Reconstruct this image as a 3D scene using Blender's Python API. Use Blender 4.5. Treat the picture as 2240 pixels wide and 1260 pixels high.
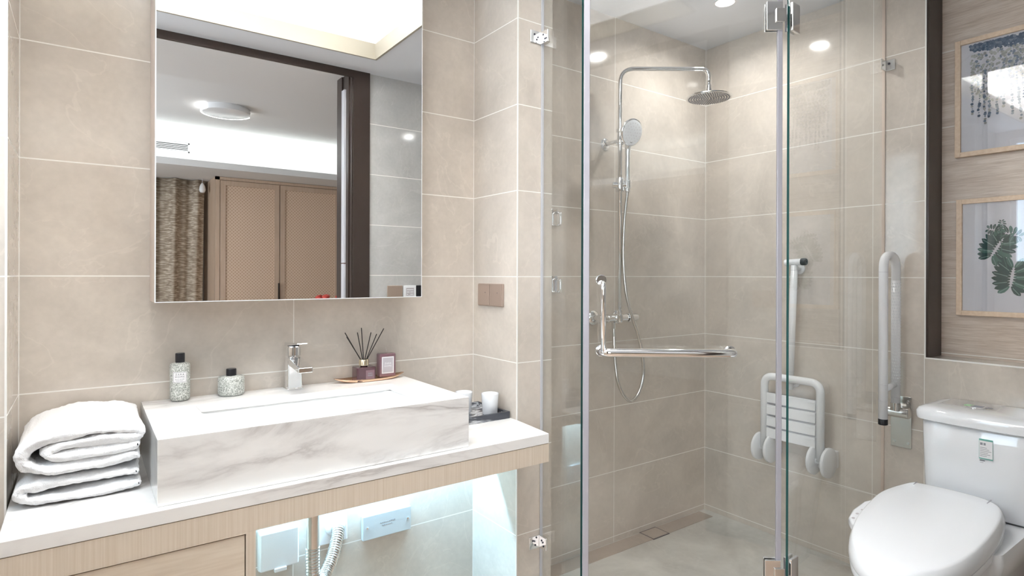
import bpy, bmesh, math, random
from math import sin, cos, pi, radians
from mathutils import Vector, Matrix

for o in list(bpy.data.objects):
    bpy.data.objects.remove(o, do_unlink=True)
SC = bpy.context.scene
COL = SC.collection
rnd = random.Random(7)

# ------------------------------------------------------------ camera
HC = 1.2385
cd = bpy.data.cameras.new('camera')
cam = bpy.data.objects.new('camera', cd)
COL.objects.link(cam)
SC.camera = cam
yaw, roll = radians(35.735), radians(0.1748)
fw = Vector((sin(yaw), cos(yaw), 0)); rt = Vector((cos(yaw), -sin(yaw), 0)); upv = Vector((0, 0, 1))
R_ = rt * cos(roll) + upv * sin(roll)
U_ = upv * cos(roll) - rt * sin(roll)
m = Matrix(((R_.x, U_.x, -fw.x, 0), (R_.y, U_.y, -fw.y, 0), (R_.z, U_.z, -fw.z, HC), (0, 0, 0, 1)))
cam.matrix_world = m
cd.sensor_width = 36
cd.lens = 1296.19 / 2240 * 36
cd.shift_y = -29.255 / 2240
cd.clip_start = 0.02

# ------------------------------------------------------------ world, exposure, large lights
SC.view_settings.view_transform = 'Standard'
SC.view_settings.look = 'None'
SC.view_settings.exposure = 0.98
SC.view_settings.gamma = 1
SC.view_settings.use_curve_mapping = False
w = bpy.data.worlds.new('world'); SC.world = w; w.use_nodes = True
w.node_tree.nodes['Background'].inputs[0].default_value = (.75, .86, 1, 1)
w.node_tree.nodes['Background'].inputs[1].default_value = 0.6


def area(name, loc, size, power, color, direction, shape='RECTANGLE', spread=None):
    l = bpy.data.lights.new(name, 'AREA'); l.shape = shape
    l.size = size[0]; l.size_y = size[1]
    l.energy = power; l.color = color
    if spread: l.spread = radians(spread)
    o = bpy.data.objects.new(name, l); COL.objects.link(o)
    o.location = loc
    o.rotation_euler = Vector(direction).to_track_quat('-Z', 'Y').to_euler()
    return o


ZC = 2.426            # lower ceiling of the bathroom
TX0, TX1, TY0, TY1 = -.35, 1.305, .495, 1.42   # recess in the ceiling
WARM = (1, .985, .96)
# light strips lying in the cove around the recess, aimed up at its top
area('cove_strip_light', ((TX0 + TX1) / 2, TY0 - .07, ZC + .05), (1.6, .05), 3, WARM, (0, .35, 1))
area('cove_strip_light', ((TX0 + TX1) / 2, TY1 + .07, ZC + .05), (1.6, .05), 24, WARM, (0, -.35, 1))
area('cove_strip_light', (TX1 + .07, (TY0 + TY1) / 2, ZC + .05), (.05, .9), 2, WARM, (-.35, 0, 1))
area('cove_strip_light', (TX0 - .07, (TY0 + TY1) / 2, ZC + .05), (.05, .9), 14, WARM, (.35, 0, 1))
# added fill light under the recess top, brightens the room from above
area('recess_fill_light', (.48, .95, 2.638), (1.30, .62), 6.5, WARM, (0, 0, -1), spread=105)
# bedroom cove strip in front of the wardrobe
area('bedroom_cove_light', (1.2, -2.70, 2.325), (4.0, .06), 5, (.95, 1, .97), (0, -.5, 1))
# light strip under the counter, in its channel by the wall
area('counter_strip_light', (.80, 1.893, .700), (.80, .012), 6.5, (.42, .74, 1), (0, 0, -1))
# added soft fill for bedroom daylight, left of the camera; no window built
area('bedroom_fill_light', (-1.35, -1.6, 1.5), (1.4, 1.3), 26, (.86, .93, 1), (1, 0, 0))

# ------------------------------------------------------------ helpers


def tag(o, label=None, cat=None, group=None, kind=None):
    if label: o['label'] = label
    if cat: o['category'] = cat
    if group: o['group'] = group
    if kind: o['kind'] = kind
    return o


def obj(name, bm, mat, parent=None, smooth=False, bev=0, seg=2, sub=0, autosm=None):
    me = bpy.data.meshes.new(name)
    bmesh.ops.recalc_face_normals(bm, faces=bm.faces)
    bm.to_mesh(me); bm.free()
    o = bpy.data.objects.new(name, me); COL.objects.link(o)
    for mm in (mat if isinstance(mat, (list, tuple)) else [mat]):
        me.materials.append(mm)
    if smooth:
        for p in me.polygons: p.use_smooth = True
    if autosm:
        for p in me.polygons: p.use_smooth = True
        bm2 = bmesh.new(); bm2.from_mesh(me)
        for e in bm2.edges:
            if len(e.link_faces) == 2 and e.calc_face_angle(0) > radians(autosm): e.smooth = False
        bm2.to_mesh(me); bm2.free()
    if bev:
        b = o.modifiers.new('bevel', 'BEVEL'); b.width = bev; b.segments = seg; b.limit_method = 'ANGLE'
        b.angle_limit = radians(40)
        for p in me.polygons: p.use_smooth = True
        b.harden_normals = True
    if sub:
        s = o.modifiers.new('sub', 'SUBSURF'); s.levels = sub; s.render_levels = sub
    if parent:
        o.parent = parent
        o.matrix_parent_inverse = Matrix.Translation(-parent_world(parent))
    return o


def parent_world(p):
    v = Vector(p.location)
    return v if p.parent is None else Vector((0, 0, 0)) if p.type == 'MESH' else v


def thing(name, label, cat, loc=(0, 0, 0), group=None):
    o = bpy.data.objects.new(name, None); COL.objects.link(o)
    o.location = loc; o.empty_display_size = .05
    return tag(o, label, cat, group)


def dup(root, delta, label=None):
    r = root.copy(); COL.objects.link(r)
    r.location = Vector(root.location) + Vector(delta)
    if label: r['label'] = label
    for ch in list(root.children):
        c = ch.copy(); COL.objects.link(c); c.parent = r
        c.matrix_parent_inverse = ch.matrix_parent_inverse.copy()
        for g in list(ch.children):
            k = g.copy(); COL.objects.link(k); k.parent = c
            k.matrix_parent_inverse = g.matrix_parent_inverse.copy()
    return r


def BM(): return bmesh.new()


def box(bm, x0, x1, y0, y1, z0, z1, mi=0):
    vs = [bm.verts.new((x, y, z)) for z in (z0, z1) for y in (y0, y1) for x in (x0, x1)]
    for f in ((0, 2, 3, 1), (4, 5, 7, 6), (0, 1, 5, 4), (2, 6, 7, 3), (0, 4, 6, 2), (1, 3, 7, 5)):
        fa = bm.faces.new([vs[i] for i in f]); fa.material_index = mi
    return bm


def obox(bm, o, ax, ay, az, a, b, c, mi=0):
    """box spanned from origin o along three axes by ranges a, b, c"""
    o = Vector(o); ax = Vector(ax); ay = Vector(ay); az = Vector(az)
    vs = [bm.verts.new(o + ax * x + ay * y + az * z) for z in c for y in b for x in a]
    for f in ((0, 2, 3, 1), (4, 5, 7, 6), (0, 1, 5, 4), (2, 6, 7, 3), (0, 4, 6, 2), (1, 3, 7, 5)):
        fa = bm.faces.new([vs[i] for i in f]); fa.material_index = mi
    return bm


def round_path(pts, r, n=6):
    """polyline with rounded corners"""
    P = [Vector(p) for p in pts]
    out = [P[0]]
    for i in range(1, len(P) - 1):
        a, b, c = P[i - 1], P[i], P[i + 1]
        d1 = (a - b); d2 = (c - b)
        rr = min(r, d1.length * .49, d2.length * .49)
        s = b + d1.normalized() * rr; e = b + d2.normalized() * rr
        for k in range(n + 1):
            t = k / n
            out.append(s * (1 - t) ** 2 + b * 2 * t * (1 - t) + e * t * t)
    out.append(P[-1])
    return out


def spline(pts, n=8, closed=False):
    P = [Vector(p) for p in pts]
    out = []
    N = len(P)
    rng = range(N) if closed else range(N - 1)
    for i in rng:
        p0 = P[(i - 1) % N] if closed or i > 0 else P[0]
        p1 = P[i]; p2 = P[(i + 1) % N]
        p3 = P[(i + 2) % N] if closed or i + 2 < N else P[-1]
        for k in range(n):
            t = k / n
            out.append(.5 * ((2 * p1) + (p2 - p0) * t + (2 * p0 - 5 * p1 + 4 * p2 - p3) * t * t + (-p0 + 3 * p1 - 3 * p2 + p3) * t ** 3))
    if not closed: out.append(P[-1])
    return out


def tube(bm, pts, r, seg=16, cap=True):
    P = [Vector(p) for p in pts]
    rad = r if isinstance(r, (list, tuple)) else [r] * len(P)
    t0 = (P[1] - P[0]).normalized()
    nrm = t0.orthogonal().normalized()
    rings = []
    for i, p in enumerate(P):
        t = ((P[min(i + 1, len(P) - 1)] - P[max(i - 1, 0)])).normalized()
        nrm = (nrm - t * nrm.dot(t)).normalized()
        b = t.cross(nrm)
        rings.append([bm.verts.new(p + (nrm * cos(2 * pi * k / seg) + b * sin(2 * pi * k / seg)) * rad[i]) for k in range(seg)])
    for a, b in zip(rings, rings[1:]):
        for k in range(seg):
            bm.faces.new((a[k], a[(k + 1) % seg], b[(k + 1) % seg], b[k]))
    if cap:
        bm.faces.new(rings[0][::-1]); bm.faces.new(rings[-1])
    return bm


def lathe(bm, prof, origin=(0, 0, 0), axis=(0, 0, 1), seg=32, sx=1, sy=1):
    """prof: list of (radius, height along axis)"""
    o = Vector(origin); a = Vector(axis).normalized()
    u = a.orthogonal().normalized() if abs(a.z) < .999 else Vector((1, 0, 0)); v = a.cross(u)
    rings = []
    for r, h in prof:
        if r < 1e-6: rings.append([bm.verts.new(o + a * h)])
        else: rings.append([bm.verts.new(o + a * h + (u * cos(2 * pi * k / seg) * sx + v * sin(2 * pi * k / seg) * sy) * r) for k in range(seg)])
    for p, q in zip(rings, rings[1:]):
        for k in range(seg):
            k2 = (k + 1) % seg
            if len(p) == 1 and len(q) > 1: bm.faces.new((p[0], q[k2], q[k]))
            elif len(q) == 1 and len(p) > 1: bm.faces.new((p[k], p[k2], q[0]))
            elif len(p) > 1: bm.faces.new((p[k], p[k2], q[k2], q[k]))
    return bm


def cyl(bm, o, axis, r, h, seg=28, b=0):
    if b: return lathe(bm, [(0, 0), (r - b, 0), (r, b), (r, h - b), (r - b, h), (0, h)], o, axis, seg)
    return lathe(bm, [(0, 0), (r, 0), (r, h), (0, h)], o, axis, seg)


def prism(bm, outline, z0, z1, mi=0):
    """outline xy list; z0, z1 numbers or functions of (x, y)"""
    f0 = z0 if callable(z0) else (lambda x, y: z0)
    f1 = z1 if callable(z1) else (lambda x, y: z1)
    a = [bm.verts.new((x, y, f0(x, y))) for x, y in outline]
    b = [bm.verts.new((x, y, f1(x, y))) for x, y in outline]
    n = len(a)
    for k in range(n):
        f = bm.faces.new((a[k], a[(k + 1) % n], b[(k + 1) % n], b[k])); f.material_index = mi
    f = bm.faces.new(a[::-1]); f.material_index = mi
    f = bm.faces.new(b); f.material_index = mi
    return bm


def rrect(x0, x1, y0, y1, r, n=6):
    out = []
    for cx, cy, a0 in ((x1 - r, y1 - r, 0), (x0 + r, y1 - r, 90), (x0 + r, y0 + r, 180), (x1 - r, y0 + r, 270)):
        for k in range(n + 1):
            a = radians(a0 + 90 * k / n); out.append((cx + r * cos(a), cy + r * sin(a)))
    return out


def text_bm(bm, s, o, ax, ay, size, off=0.0003, mi=0, extr=0.0002, center=True, spacing=1.0):
    """lettering as mesh laid on the plane spanned by ax (reading direction) and ay (up)"""
    cu = bpy.data.curves.new('lettering', 'FONT'); cu.body = s; cu.size = size; cu.extrude = extr
    cu.space_character = spacing; cu.resolution_u = 3
    if center: cu.align_x = 'CENTER'; cu.align_y = 'CENTER'
    t = bpy.data.objects.new('lettering', cu); COL.objects.link(t)
    bpy.context.view_layer.update()
    me = bpy.data.meshes.new_from_object(t.evaluated_get(bpy.context.evaluated_depsgraph_get()))
    ax = Vector(ax).normalized(); ay = Vector(ay).normalized(); n = ax.cross(ay)
    O = Vector(o) + n * off
    base = [bm.verts.new(O + ax * v.co.x + ay * v.co.y + n * v.co.z) for v in me.vertices]
    for p in me.polygons:
        try:
            f = bm.faces.new([base[i] for i in p.vertices]); f.material_index = mi
        except ValueError: pass
    bpy.data.objects.remove(t); bpy.data.curves.remove(cu); bpy.data.meshes.remove(me)
    return bm


# ------------------------------------------------------------ materials
def new_mat(name):
    mt = bpy.data.materials.new(name); mt.use_nodes = True
    nt = mt.node_tree; b = nt.nodes['Principled BSDF']
    return mt, nt, b


def N(nt, typ, **kw):
    n = nt.nodes.new(typ)
    for k, v in kw.items():
        if k.startswith('i_'): n.inputs[int(k[2:])].default_value = v
        else: setattr(n, k, v)
    return n


def math_(nt, op, a, b=None, c=None):
    n = nt.nodes.new('ShaderNodeMath'); n.operation = op
    for i, v in enumerate((a, b, c)):
        if v is None: continue
        if isinstance(v, (int, float)): n.inputs[i].default_value = v
        else: nt.links.new(v, n.inputs[i])
    return n.outputs[0]


def ramp(nt, fac, stops):
    r = nt.nodes.new('ShaderNodeValToRGB')
    el = r.color_ramp.elements
    while len(el) < len(stops): el.new(.5)
    for e, (p, c) in zip(el, stops): e.position = p; e.color = (*c, 1)
    nt.links.new(fac, r.inputs[0]); return r.outputs[0]


def mixc(nt, fac, a, b, typ='MIX'):
    n = nt.nodes.new('ShaderNodeMix'); n.data_type = 'RGBA'; n.blend_type = typ
    for s, v in ((0, fac), (6, a), (7, b)):
        if isinstance(v, (int, float)): n.inputs[s].default_value = v
        elif isinstance(v, tuple): n.inputs[s].default_value = (*v, 1)
        else: nt.links.new(v, n.inputs[s])
    return n.outputs[2]


def plain(name, col, rough=.4, metal=0, spec=.5, bump=0, bscale=200, coat=0):
    mt, nt, b = new_mat(name)
    b.inputs['Base Color'].default_value = (*col, 1); b.inputs['Roughness'].default_value = rough
    b.inputs['Metallic'].default_value = metal; b.inputs['Specular IOR Level'].default_value = spec
    if coat: b.inputs['Coat Weight'].default_value = coat; b.inputs['Coat Roughness'].default_value = .05
    # faint variation keeps every surface procedural
    no = N(nt, 'ShaderNodeTexNoise'); no.inputs['Scale'].default_value = bscale
    tc = N(nt, 'ShaderNodeTexCoord'); nt.links.new(tc.outputs['Object'], no.inputs['Vector'])
    if bump:
        bp = N(nt, 'ShaderNodeBump'); bp.inputs['Strength'].default_value = bump; bp.inputs['Distance'].default_value = .002
        nt.links.new(no.outputs[0], bp.inputs['Height']); nt.links.new(bp.outputs[0], b.inputs['Normal'])
    else:
        r = math_(nt, 'MULTIPLY_ADD', no.outputs[0], .02, max(rough - .01, 0))
        if rough > .02: nt.links.new(r, b.inputs['Roughness'])
    return mt


def emit(name, col, s):
    mt, nt, b = new_mat(name)
    b.inputs['Base Color'].default_value = (*col, 1)
    b.inputs['Emission Color'].default_value = (*col, 1); b.inputs['Emission Strength'].default_value = s
    return mt


ROW0 = 1.2314      # height of one grout line; rows are 0.30 apart


def tile_mat(name, jx=(), jy=(), base=(.63, .572, .508), rough=.095, rows=True, wood=False, mottle=1.0):
    mt, nt, b = new_mat(name)
    g = N(nt, 'ShaderNodeNewGeometry')
    sp = N(nt, 'ShaderNodeSeparateXYZ'); nt.links.new(g.outputs['Position'], sp.inputs[0])
    sn = N(nt, 'ShaderNodeSeparateXYZ'); nt.links.new(g.outputs['True Normal'], sn.inputs[0])
    gw = .00165
    vert = math_(nt, 'LESS_THAN', math_(nt, 'ABSOLUTE', sn.outputs[2]), .5)
    fac = None
    if rows:
        z = math_(nt, 'FRACT', math_(nt, 'DIVIDE', math_(nt, 'SUBTRACT', sp.outputs[2], ROW0 - 3 - .15), .3))
        d = math_(nt, 'ABSOLUTE', math_(nt, 'SUBTRACT', z, .5))
        fac = math_(nt, 'MULTIPLY', math_(nt, 'LESS_THAN', d, gw / .3), vert)
    xn = math_(nt, 'GREATER_THAN', math_(nt, 'ABSOLUTE', sn.outputs[0]), .5)
    yn = math_(nt, 'GREATER_THAN', math_(nt, 'ABSOLUTE', sn.outputs[1]), .5)
    for js, co, msk in ((jx, sp.outputs[0], yn), (jy, sp.outputs[1], xn)):
        for j in js:
            f2 = math_(nt, 'MULTIPLY', math_(nt, 'LESS_THAN', math_(nt, 'ABSOLUTE', math_(nt, 'SUBTRACT', co, j)), gw * .75), msk)
            fac = f2 if fac is None else math_(nt, 'MAXIMUM', fac, f2)
    if wood:
        mp = N(nt, 'ShaderNodeMapping'); mp.inputs['Scale'].default_value = (1, 1, 9)
        nt.links.new(g.outputs['Position'], mp.inputs[0])
        n1 = N(nt, 'ShaderNodeTexNoise'); n1.inputs['Scale'].default_value = 3.2; n1.inputs['Detail'].default_value = 8
        n1.inputs['Distortion'].default_value = .9; nt.links.new(mp.outputs[0], n1.inputs['Vector'])
        mp2 = N(nt, 'ShaderNodeMapping'); mp2.inputs['Scale'].default_value = (4, 4, 150)
        nt.links.new(g.outputs['Position'], mp2.inputs[0])
        n2 = N(nt, 'ShaderNodeTexNoise'); n2.inputs['Scale'].default_value = 2.5; n2.inputs['Detail'].default_value = 5
        n2.inputs['Distortion'].default_value = 1.3; nt.links.new(mp2.outputs[0], n2.inputs['Vector'])
        wv = math_(nt, 'ADD', math_(nt, 'MULTIPLY', n1.outputs[0], .5), math_(nt, 'MULTIPLY', n2.outputs[0], .68))
        col = ramp(nt, wv, [(.36, (.40, .31, .245)), (.52, (.56, .46, .38)), (.66, (.67, .58, .50)), (.78, (.76, .68, .61))])
    else:
        # cloudy stone with soft lighter patches and thin veins
        n1 = N(nt, 'ShaderNodeTexNoise'); n1.inputs['Scale'].default_value = 3.0; n1.inputs['Detail'].default_value = 7
        n1.inputs['Roughness'].default_value = .6; n1.inputs['Distortion'].default_value = .6
        nt.links.new(g.outputs['Position'], n1.inputs['Vector'])
        n2 = N(nt, 'ShaderNodeTexNoise'); n2.inputs['Scale'].default_value = 60; n2.inputs['Detail'].default_value = 4
        nt.links.new(g.outputs['Position'], n2.inputs['Vector'])
        n3 = N(nt, 'ShaderNodeTexNoise'); n3.inputs['Scale'].default_value = 2.4; n3.inputs['Detail'].default_value = 5
        n3.inputs['Distortion'].default_value = 1.6
        mp = N(nt, 'ShaderNodeMapping'); mp.inputs['Rotation'].default_value = (.6, .9, .3); mp.inputs['Location'].default_value = (5, 3, 1)
        nt.links.new(g.outputs['Position'], mp.inputs[0]); nt.links.new(mp.outputs[0], n3.inputs['Vector'])
        c = tuple(base)
        lo = tuple(v * (1 - .13 * mottle) for v in c); hi = tuple(min(v * (1 + .13 * mottle) + .012, 1) for v in c)
        col = ramp(nt, n1.outputs[0], [(.32, lo), (.5, c), (.68, hi)])
        v = math_(nt, 'ABSOLUTE', math_(nt, 'SUBTRACT', n3.outputs[0], .5))
        vm = math_(nt, 'MULTIPLY', math_(nt, 'LESS_THAN', v, .005), .20)
        col = mixc(nt, vm, col, tuple(min(x * 1.3, 1) for x in c))
        col = mixc(nt, .10, col, ramp(nt, n2.outputs[0], [(.3, tuple(x * .7 for x in c)), (.7, tuple(min(1, x * 1.3) for x in c))]))
    if fac is not None:
        col = mixc(nt, fac, col, (.86, .84, .80))
        rr = math_(nt, 'MULTIPLY_ADD', fac, .5, rough)
        nt.links.new(rr, b.inputs['Roughness'])
    else: b.inputs['Roughness'].default_value = rough
    nt.links.new(col, b.inputs['Base Color'])
    return mt


def marble(name, base=(.89, .89, .88), vein=(.46, .44, .43), scale=2.2, rough=.06, rot=(0, .75, .25), amt=.75):
    mt, nt, b = new_mat(name)
    tc = N(nt, 'ShaderNodeNewGeometry')
    mp = N(nt, 'ShaderNodeMapping'); mp.inputs['Rotation'].default_value = rot
    mp.inputs['Scale'].default_value = (.55, 1.2, 2.6)
    nt.links.new(tc.outputs['Position'], mp.inputs[0])
    n1 = N(nt, 'ShaderNodeTexNoise'); n1.inputs['Scale'].default_value = scale; n1.inputs['Detail'].default_value = 9
    n1.inputs['Roughness'].default_value = .58; n1.inputs['Distortion'].default_value = 1.1
    nt.links.new(mp.outputs[0], n1.inputs['Vector'])
    v = math_(nt, 'ABSOLUTE', math_(nt, 'SUBTRACT', n1.outputs[0], .5))
    f1 = ramp(nt, v, [(0, (1, 1, 1)), (.022, (.45, .45, .45)), (.075, (0, 0, 0))])
    n2 = N(nt, 'ShaderNodeTexNoise'); n2.inputs['Scale'].default_value = scale * .9; n2.inputs['Detail'].default_value = 3
    nt.links.new(mp.outputs[0], n2.inputs['Vector'])
    f2 = ramp(nt, n2.outputs[0], [(.46, (0, 0, 0)), (.64, (1, 1, 1))])
    f = math_(nt, 'MULTIPLY', math_(nt, 'MULTIPLY', f1, f2), amt)
    soft = ramp(nt, n2.outputs[0], [(.45, (0, 0, 0)), (.8, (.22, .22, .22))])
    c = mixc(nt, math_(nt, 'MULTIPLY', soft, 1.0), base, vein)
    nt.links.new(mixc(nt, f, c, vein), b.inputs['Base Color'])
    b.inputs['Roughness'].default_value = rough
    return mt


def veneer(name, c0, c1, axis='z', fine=260, rough=.45):
    mt, nt, b = new_mat(name)
    g = N(nt, 'ShaderNodeNewGeometry'); mp = N(nt, 'ShaderNodeMapping')
    s = {'z': (fine, fine, 4), 'x': (4, fine, fine), 'd': (9, 9, fine * .45)}[axis]
    mp.inputs['Scale'].default_value = s
    if axis == 'd': mp.inputs['Rotation'].default_value = (0, radians(-4), 0)
    nt.links.new(g.outputs['Position'], mp.inputs[0])
    n = N(nt, 'ShaderNodeTexNoise'); n.inputs['Scale'].default_value = 1; n.inputs['Detail'].default_value = 4
    n.inputs['Distortion'].default_value = .25
    nt.links.new(mp.outputs[0], n.inputs['Vector'])
    nt.links.new(ramp(nt, n.outputs[0], [(.3, c0), (.7, c1)]), b.inputs['Base Color'])
    b.inputs['Roughness'].default_value = rough
    return mt


def glass_mat(name, tint=(.985, .992, .988), f0=.05, k=.95, rough=0.0):
    """thin clear pane: straight transmission plus a mirror reflection growing at grazing angles"""
    mt = bpy.data.materials.new(name); mt.use_nodes = True; nt = mt.node_tree
    for n in list(nt.nodes): nt.nodes.remove(n)
    out = N(nt, 'ShaderNodeOutputMaterial'); mx = N(nt, 'ShaderNodeMixShader')
    tr = N(nt, 'ShaderNodeBsdfTransparent'); tr.inputs[0].default_value = (*tint, 1)
    gl = N(nt, 'ShaderNodeBsdfAnisotropic'); gl.inputs['Roughness'].default_value = rough
    gl.inputs[0].default_value = (1, 1, 1, 1)
    lw = N(nt, 'ShaderNodeLayerWeight'); lw.inputs[0].default_value = .5
    f = math_(nt, 'MULTIPLY_ADD', math_(nt, 'POWER', lw.outputs['Facing'], 5.0), k, f0)
    nt.links.new(f, mx.inputs[0]); nt.links.new(tr.outputs[0], mx.inputs[1]); nt.links.new(gl.outputs[0], mx.inputs[2])
    nt.links.new(mx.outputs[0], out.inputs[0])
    return mt


M = {}
YA = 1.944; XL = -.137; YP = 1.6575; XB = 1.216; YC = 1.659; XD = 1.371; XR = 2.655; YE = .9345
XN = XR + .13
M['tile'] = tile_mat('beige_tile', jx=(.540, 1.982, XL, XB, XR), jy=(1.123, YE + .001, YA))
M['tile_shaded'] = tile_mat('door_wall_tile_shaded', jx=(1.9, 2.6), base=(.49, .485, .475))  # beige tile greyed: the door wall's shade is put into its colour
M['wood_tile'] = tile_mat('wood_look_tile', wood=True, rough=.38)
M['floor_stone'] = tile_mat('shower_floor_stone', rows=False, base=(.60, .595, .56), rough=.35, mottle=1.6)
M['strip_stone'] = tile_mat('drain_stone', rows=False, base=(.42, .36, .31), rough=.3)
M['bath_floor'] = tile_mat('bath_floor_tile', rows=False, base=(.46, .34, .26), rough=.3)
M['grout'] = plain('white_grout_trim', (.88, .87, .84), .4)
M['marble'] = marble('white_marble')
M['basin'] = plain('white_ceramic', (.88, .89, .89), .05, coat=.5)
M['dark_marble'] = marble('black_marble', base=(.055, .06, .075), vein=(.55, .57, .6), scale=16, rough=.15, rot=(0, .5, 0), amt=3)
M['veneer'] = veneer('oak_veneer_vertical', (.66, .57, .46), (.75, .67, .57))
M['veneer_h'] = veneer('oak_veneer_slanted', (.67, .58, .47), (.76, .68, .57), 'd')
M['dark_line'] = plain('dark_gap', (.10, .045, .03), .6)
M['ceiling'] = plain('ceiling_paint', (.80, .80, .80), .7)
M['ceiling_window_tint'] = plain('ceiling_paint_window_tint', (.76, .78, .82), .7)  # bluish window light on the bathroom ceiling, tinted into the paint
M['cream'] = plain('cream_lip_paint', (.36, .33, .27), .5)
M['mirror'] = plain('mirror_silver', (.93, .94, .94), .0, 1)
M['cab_side'] = plain('cabinet_side', (.72, .60, .52), .35)
M['chrome'] = plain('chrome', (.88, .89, .90), .06, 1)
M['steel'] = plain('brushed_steel', (.70, .69, .67), .22, 1)
M['white_plastic'] = plain('white_plastic', (.86, .87, .89), .22)
M['white_gloss'] = plain('white_glaze', (.84, .86, .89), .06, coat=.6)
M['lid_white'] = plain('lid_plastic', (.86, .88, .91), .16)
M['plate_grey'] = plain('plate_grey', (.56, .59, .60), .35)
M['block_marble'] = marble('white_marble_block', rot=(.1, -.62, .2), amt=1.3, scale=2.0)
M['black'] = plain('black_plastic', (.012, .012, .016), .3)
M['brown'] = plain('brown_metal', (.05, .035, .029), .28, .3)
M['switch'] = plain('bronze_switch', (.42, .33, .275), .35, .4)
M['glass'] = glass_mat('shower_glass')
M['glass_edge'] = plain('glass_edge', (.02, .085, .08), .1)
M['seal'] = plain('lilac_seal', (.60, .60, .64), .25)
M['edge_seal'] = plain('grey_edge_seal', (.40, .39, .43), .25)
M['pic_glass'] = glass_mat('picture_glass', (1, 1, 1), .045, .9)
M['frame_wood'] = veneer('pale_frame_wood', (.70, .53, .38), (.79, .63, .48), 'x', 90)
M['paper'] = plain('print_paper', (.66, .66, .71), .7)
M['window'] = emit('daylit_frosted_pane', (.70, .86, 1), 2.8)
M['lamp'] = emit('lamp_diffuser', (1, .98, .95), 20)
M['panel'] = emit('fill_panel_glow', (1, .98, .95), .8)  # glow of the added fill panel in the recess
M['ring'] = emit('ring_lamp_edge', (1, .99, .96), 5)
M['towel'] = plain('white_terry', (.90, .90, .91), .95, spec=.1, bump=.8, bscale=420)
M['gold'] = plain('rose_gold', (.80, .56, .40), .25, 1)
M['neck'] = plain('pale_gold', (.86, .78, .60), .2, 1)
M['amber'] = plain('purple_brown_glass', (.085, .035, .045), .06, coat=.5)
M['amber_soft'] = plain('purple_glass_rim', (.20, .11, .13), .08, coat=.5)
M['label_silver'] = plain('silver_label', (.50, .47, .50), .5)
M['label_white'] = plain('white_label', (.84, .83, .84), .5)
M['ink'] = plain('dark_ink', (.06, .06, .08), .6)
M['ink_grey'] = plain('grey_ink', (.30, .30, .33), .6)
M['ink_pale'] = plain('pale_ink', (.72, .70, .72), .6)
M['green'] = plain('green_print', (.16, .42, .36), .5)
M['green_button'] = plain('green_button', (.42, .74, .42), .3)
M['reed'] = plain('black_reed', (.02, .014, .012), .6)
M['flower'] = plain('red_petal', (.65, .07, .05), .5)
M['leaf'] = plain('green_leaf', (.04, .12, .06), .5)
M['grille_dark'] = plain('grille_gap', (.08, .08, .08), .6)
M['bed_wall'] = plain('bedroom_wall', (.66, .62, .57), .7)
M['bed_floor'] = veneer('bedroom_floor', (.36, .26, .18), (.46, .34, .24), 'x', 60)
M['blob'] = plain('white_glass_blob', (.85, .85, .85), .2)


def granite(name):
    mt, nt, b = new_mat(name)
    tc = N(nt, 'ShaderNodeNewGeometry'); v = N(nt, 'ShaderNodeTexVoronoi'); v.inputs['Scale'].default_value = 520
    nt.links.new(tc.outputs['Position'], v.inputs['Vector'])
    sp = N(nt, 'ShaderNodeSeparateColor'); nt.links.new(v.outputs['Color'], sp.inputs[0])
    c = ramp(nt, sp.outputs[0], [(0, (.17, .18, .165)), (.35, (.40, .42, .38)), (.6, (.52, .54, .50)), (1, (.80, .80, .77))])
    nt.links.new(c, b.inputs['Base Color']); b.inputs['Roughness'].default_value = .45
    return mt


M['granite'] = granite('speckled_grey_glass')


def rattan(name):
    mt, nt, b = new_mat(name)
    g = N(nt, 'ShaderNodeNewGeometry'); sp = N(nt, 'ShaderNodeSeparateXYZ'); nt.links.new(g.outputs['Position'], sp.inputs[0])
    a = math_(nt, 'ADD', sp.outputs[0], sp.outputs[2]); c = math_(nt, 'SUBTRACT', sp.outputs[0], sp.outputs[2])
    s1 = math_(nt, 'SINE', math_(nt, 'MULTIPLY', a, 190)); s2 = math_(nt, 'SINE', math_(nt, 'MULTIPLY', c, 190))
    # herringbone blocks choose which diagonal shows
    f = math_(nt, 'MULTIPLY_ADD', math_(nt, 'MAXIMUM', s1, s2), .5, .5)
    nt.links.new(ramp(nt, f, [(.2, (.56, .38, .26)), (.7, (.70, .51, .37)), (1, (.78, .61, .47))]), b.inputs['Base Color'])
    b.inputs['Roughness'].default_value = .6
    return mt


M['rattan'] = rattan('woven_rattan')
M['wardrobe'] = veneer('wardrobe_frame', (.55, .40, .29), (.62, .47, .36), 'z', 60)


def curtain_mat(name):
    mt, nt, b = new_mat(name)
    g = N(nt, 'ShaderNodeNewGeometry'); mp = N(nt, 'ShaderNodeMapping'); mp.inputs['Scale'].default_value = (14, 14, 95)
    nt.links.new(g.outputs['Position'], mp.inputs[0])
    n = N(nt, 'ShaderNodeTexNoise'); n.inputs['Scale'].default_value = 1; n.inputs['Detail'].default_value = 3
    nt.links.new(mp.outputs[0], n.inputs['Vector'])
    nt.links.new(ramp(nt, n.outputs[0], [(.40, (.30, .235, .175)), (.55, (.46, .38, .29)), (.62, (.64, .56, .46))]), b.inputs['Base Color'])
    b.inputs['Roughness'].default_value = .9
    return mt


M['curtain'] = curtain_mat('striped_curtain_cloth')

# ------------------------------------------------------------ setting


def struct(name, bm, mat, **kw):
    o = obj(name, bm, mat, **kw); o['kind'] = 'structure'; return o


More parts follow.
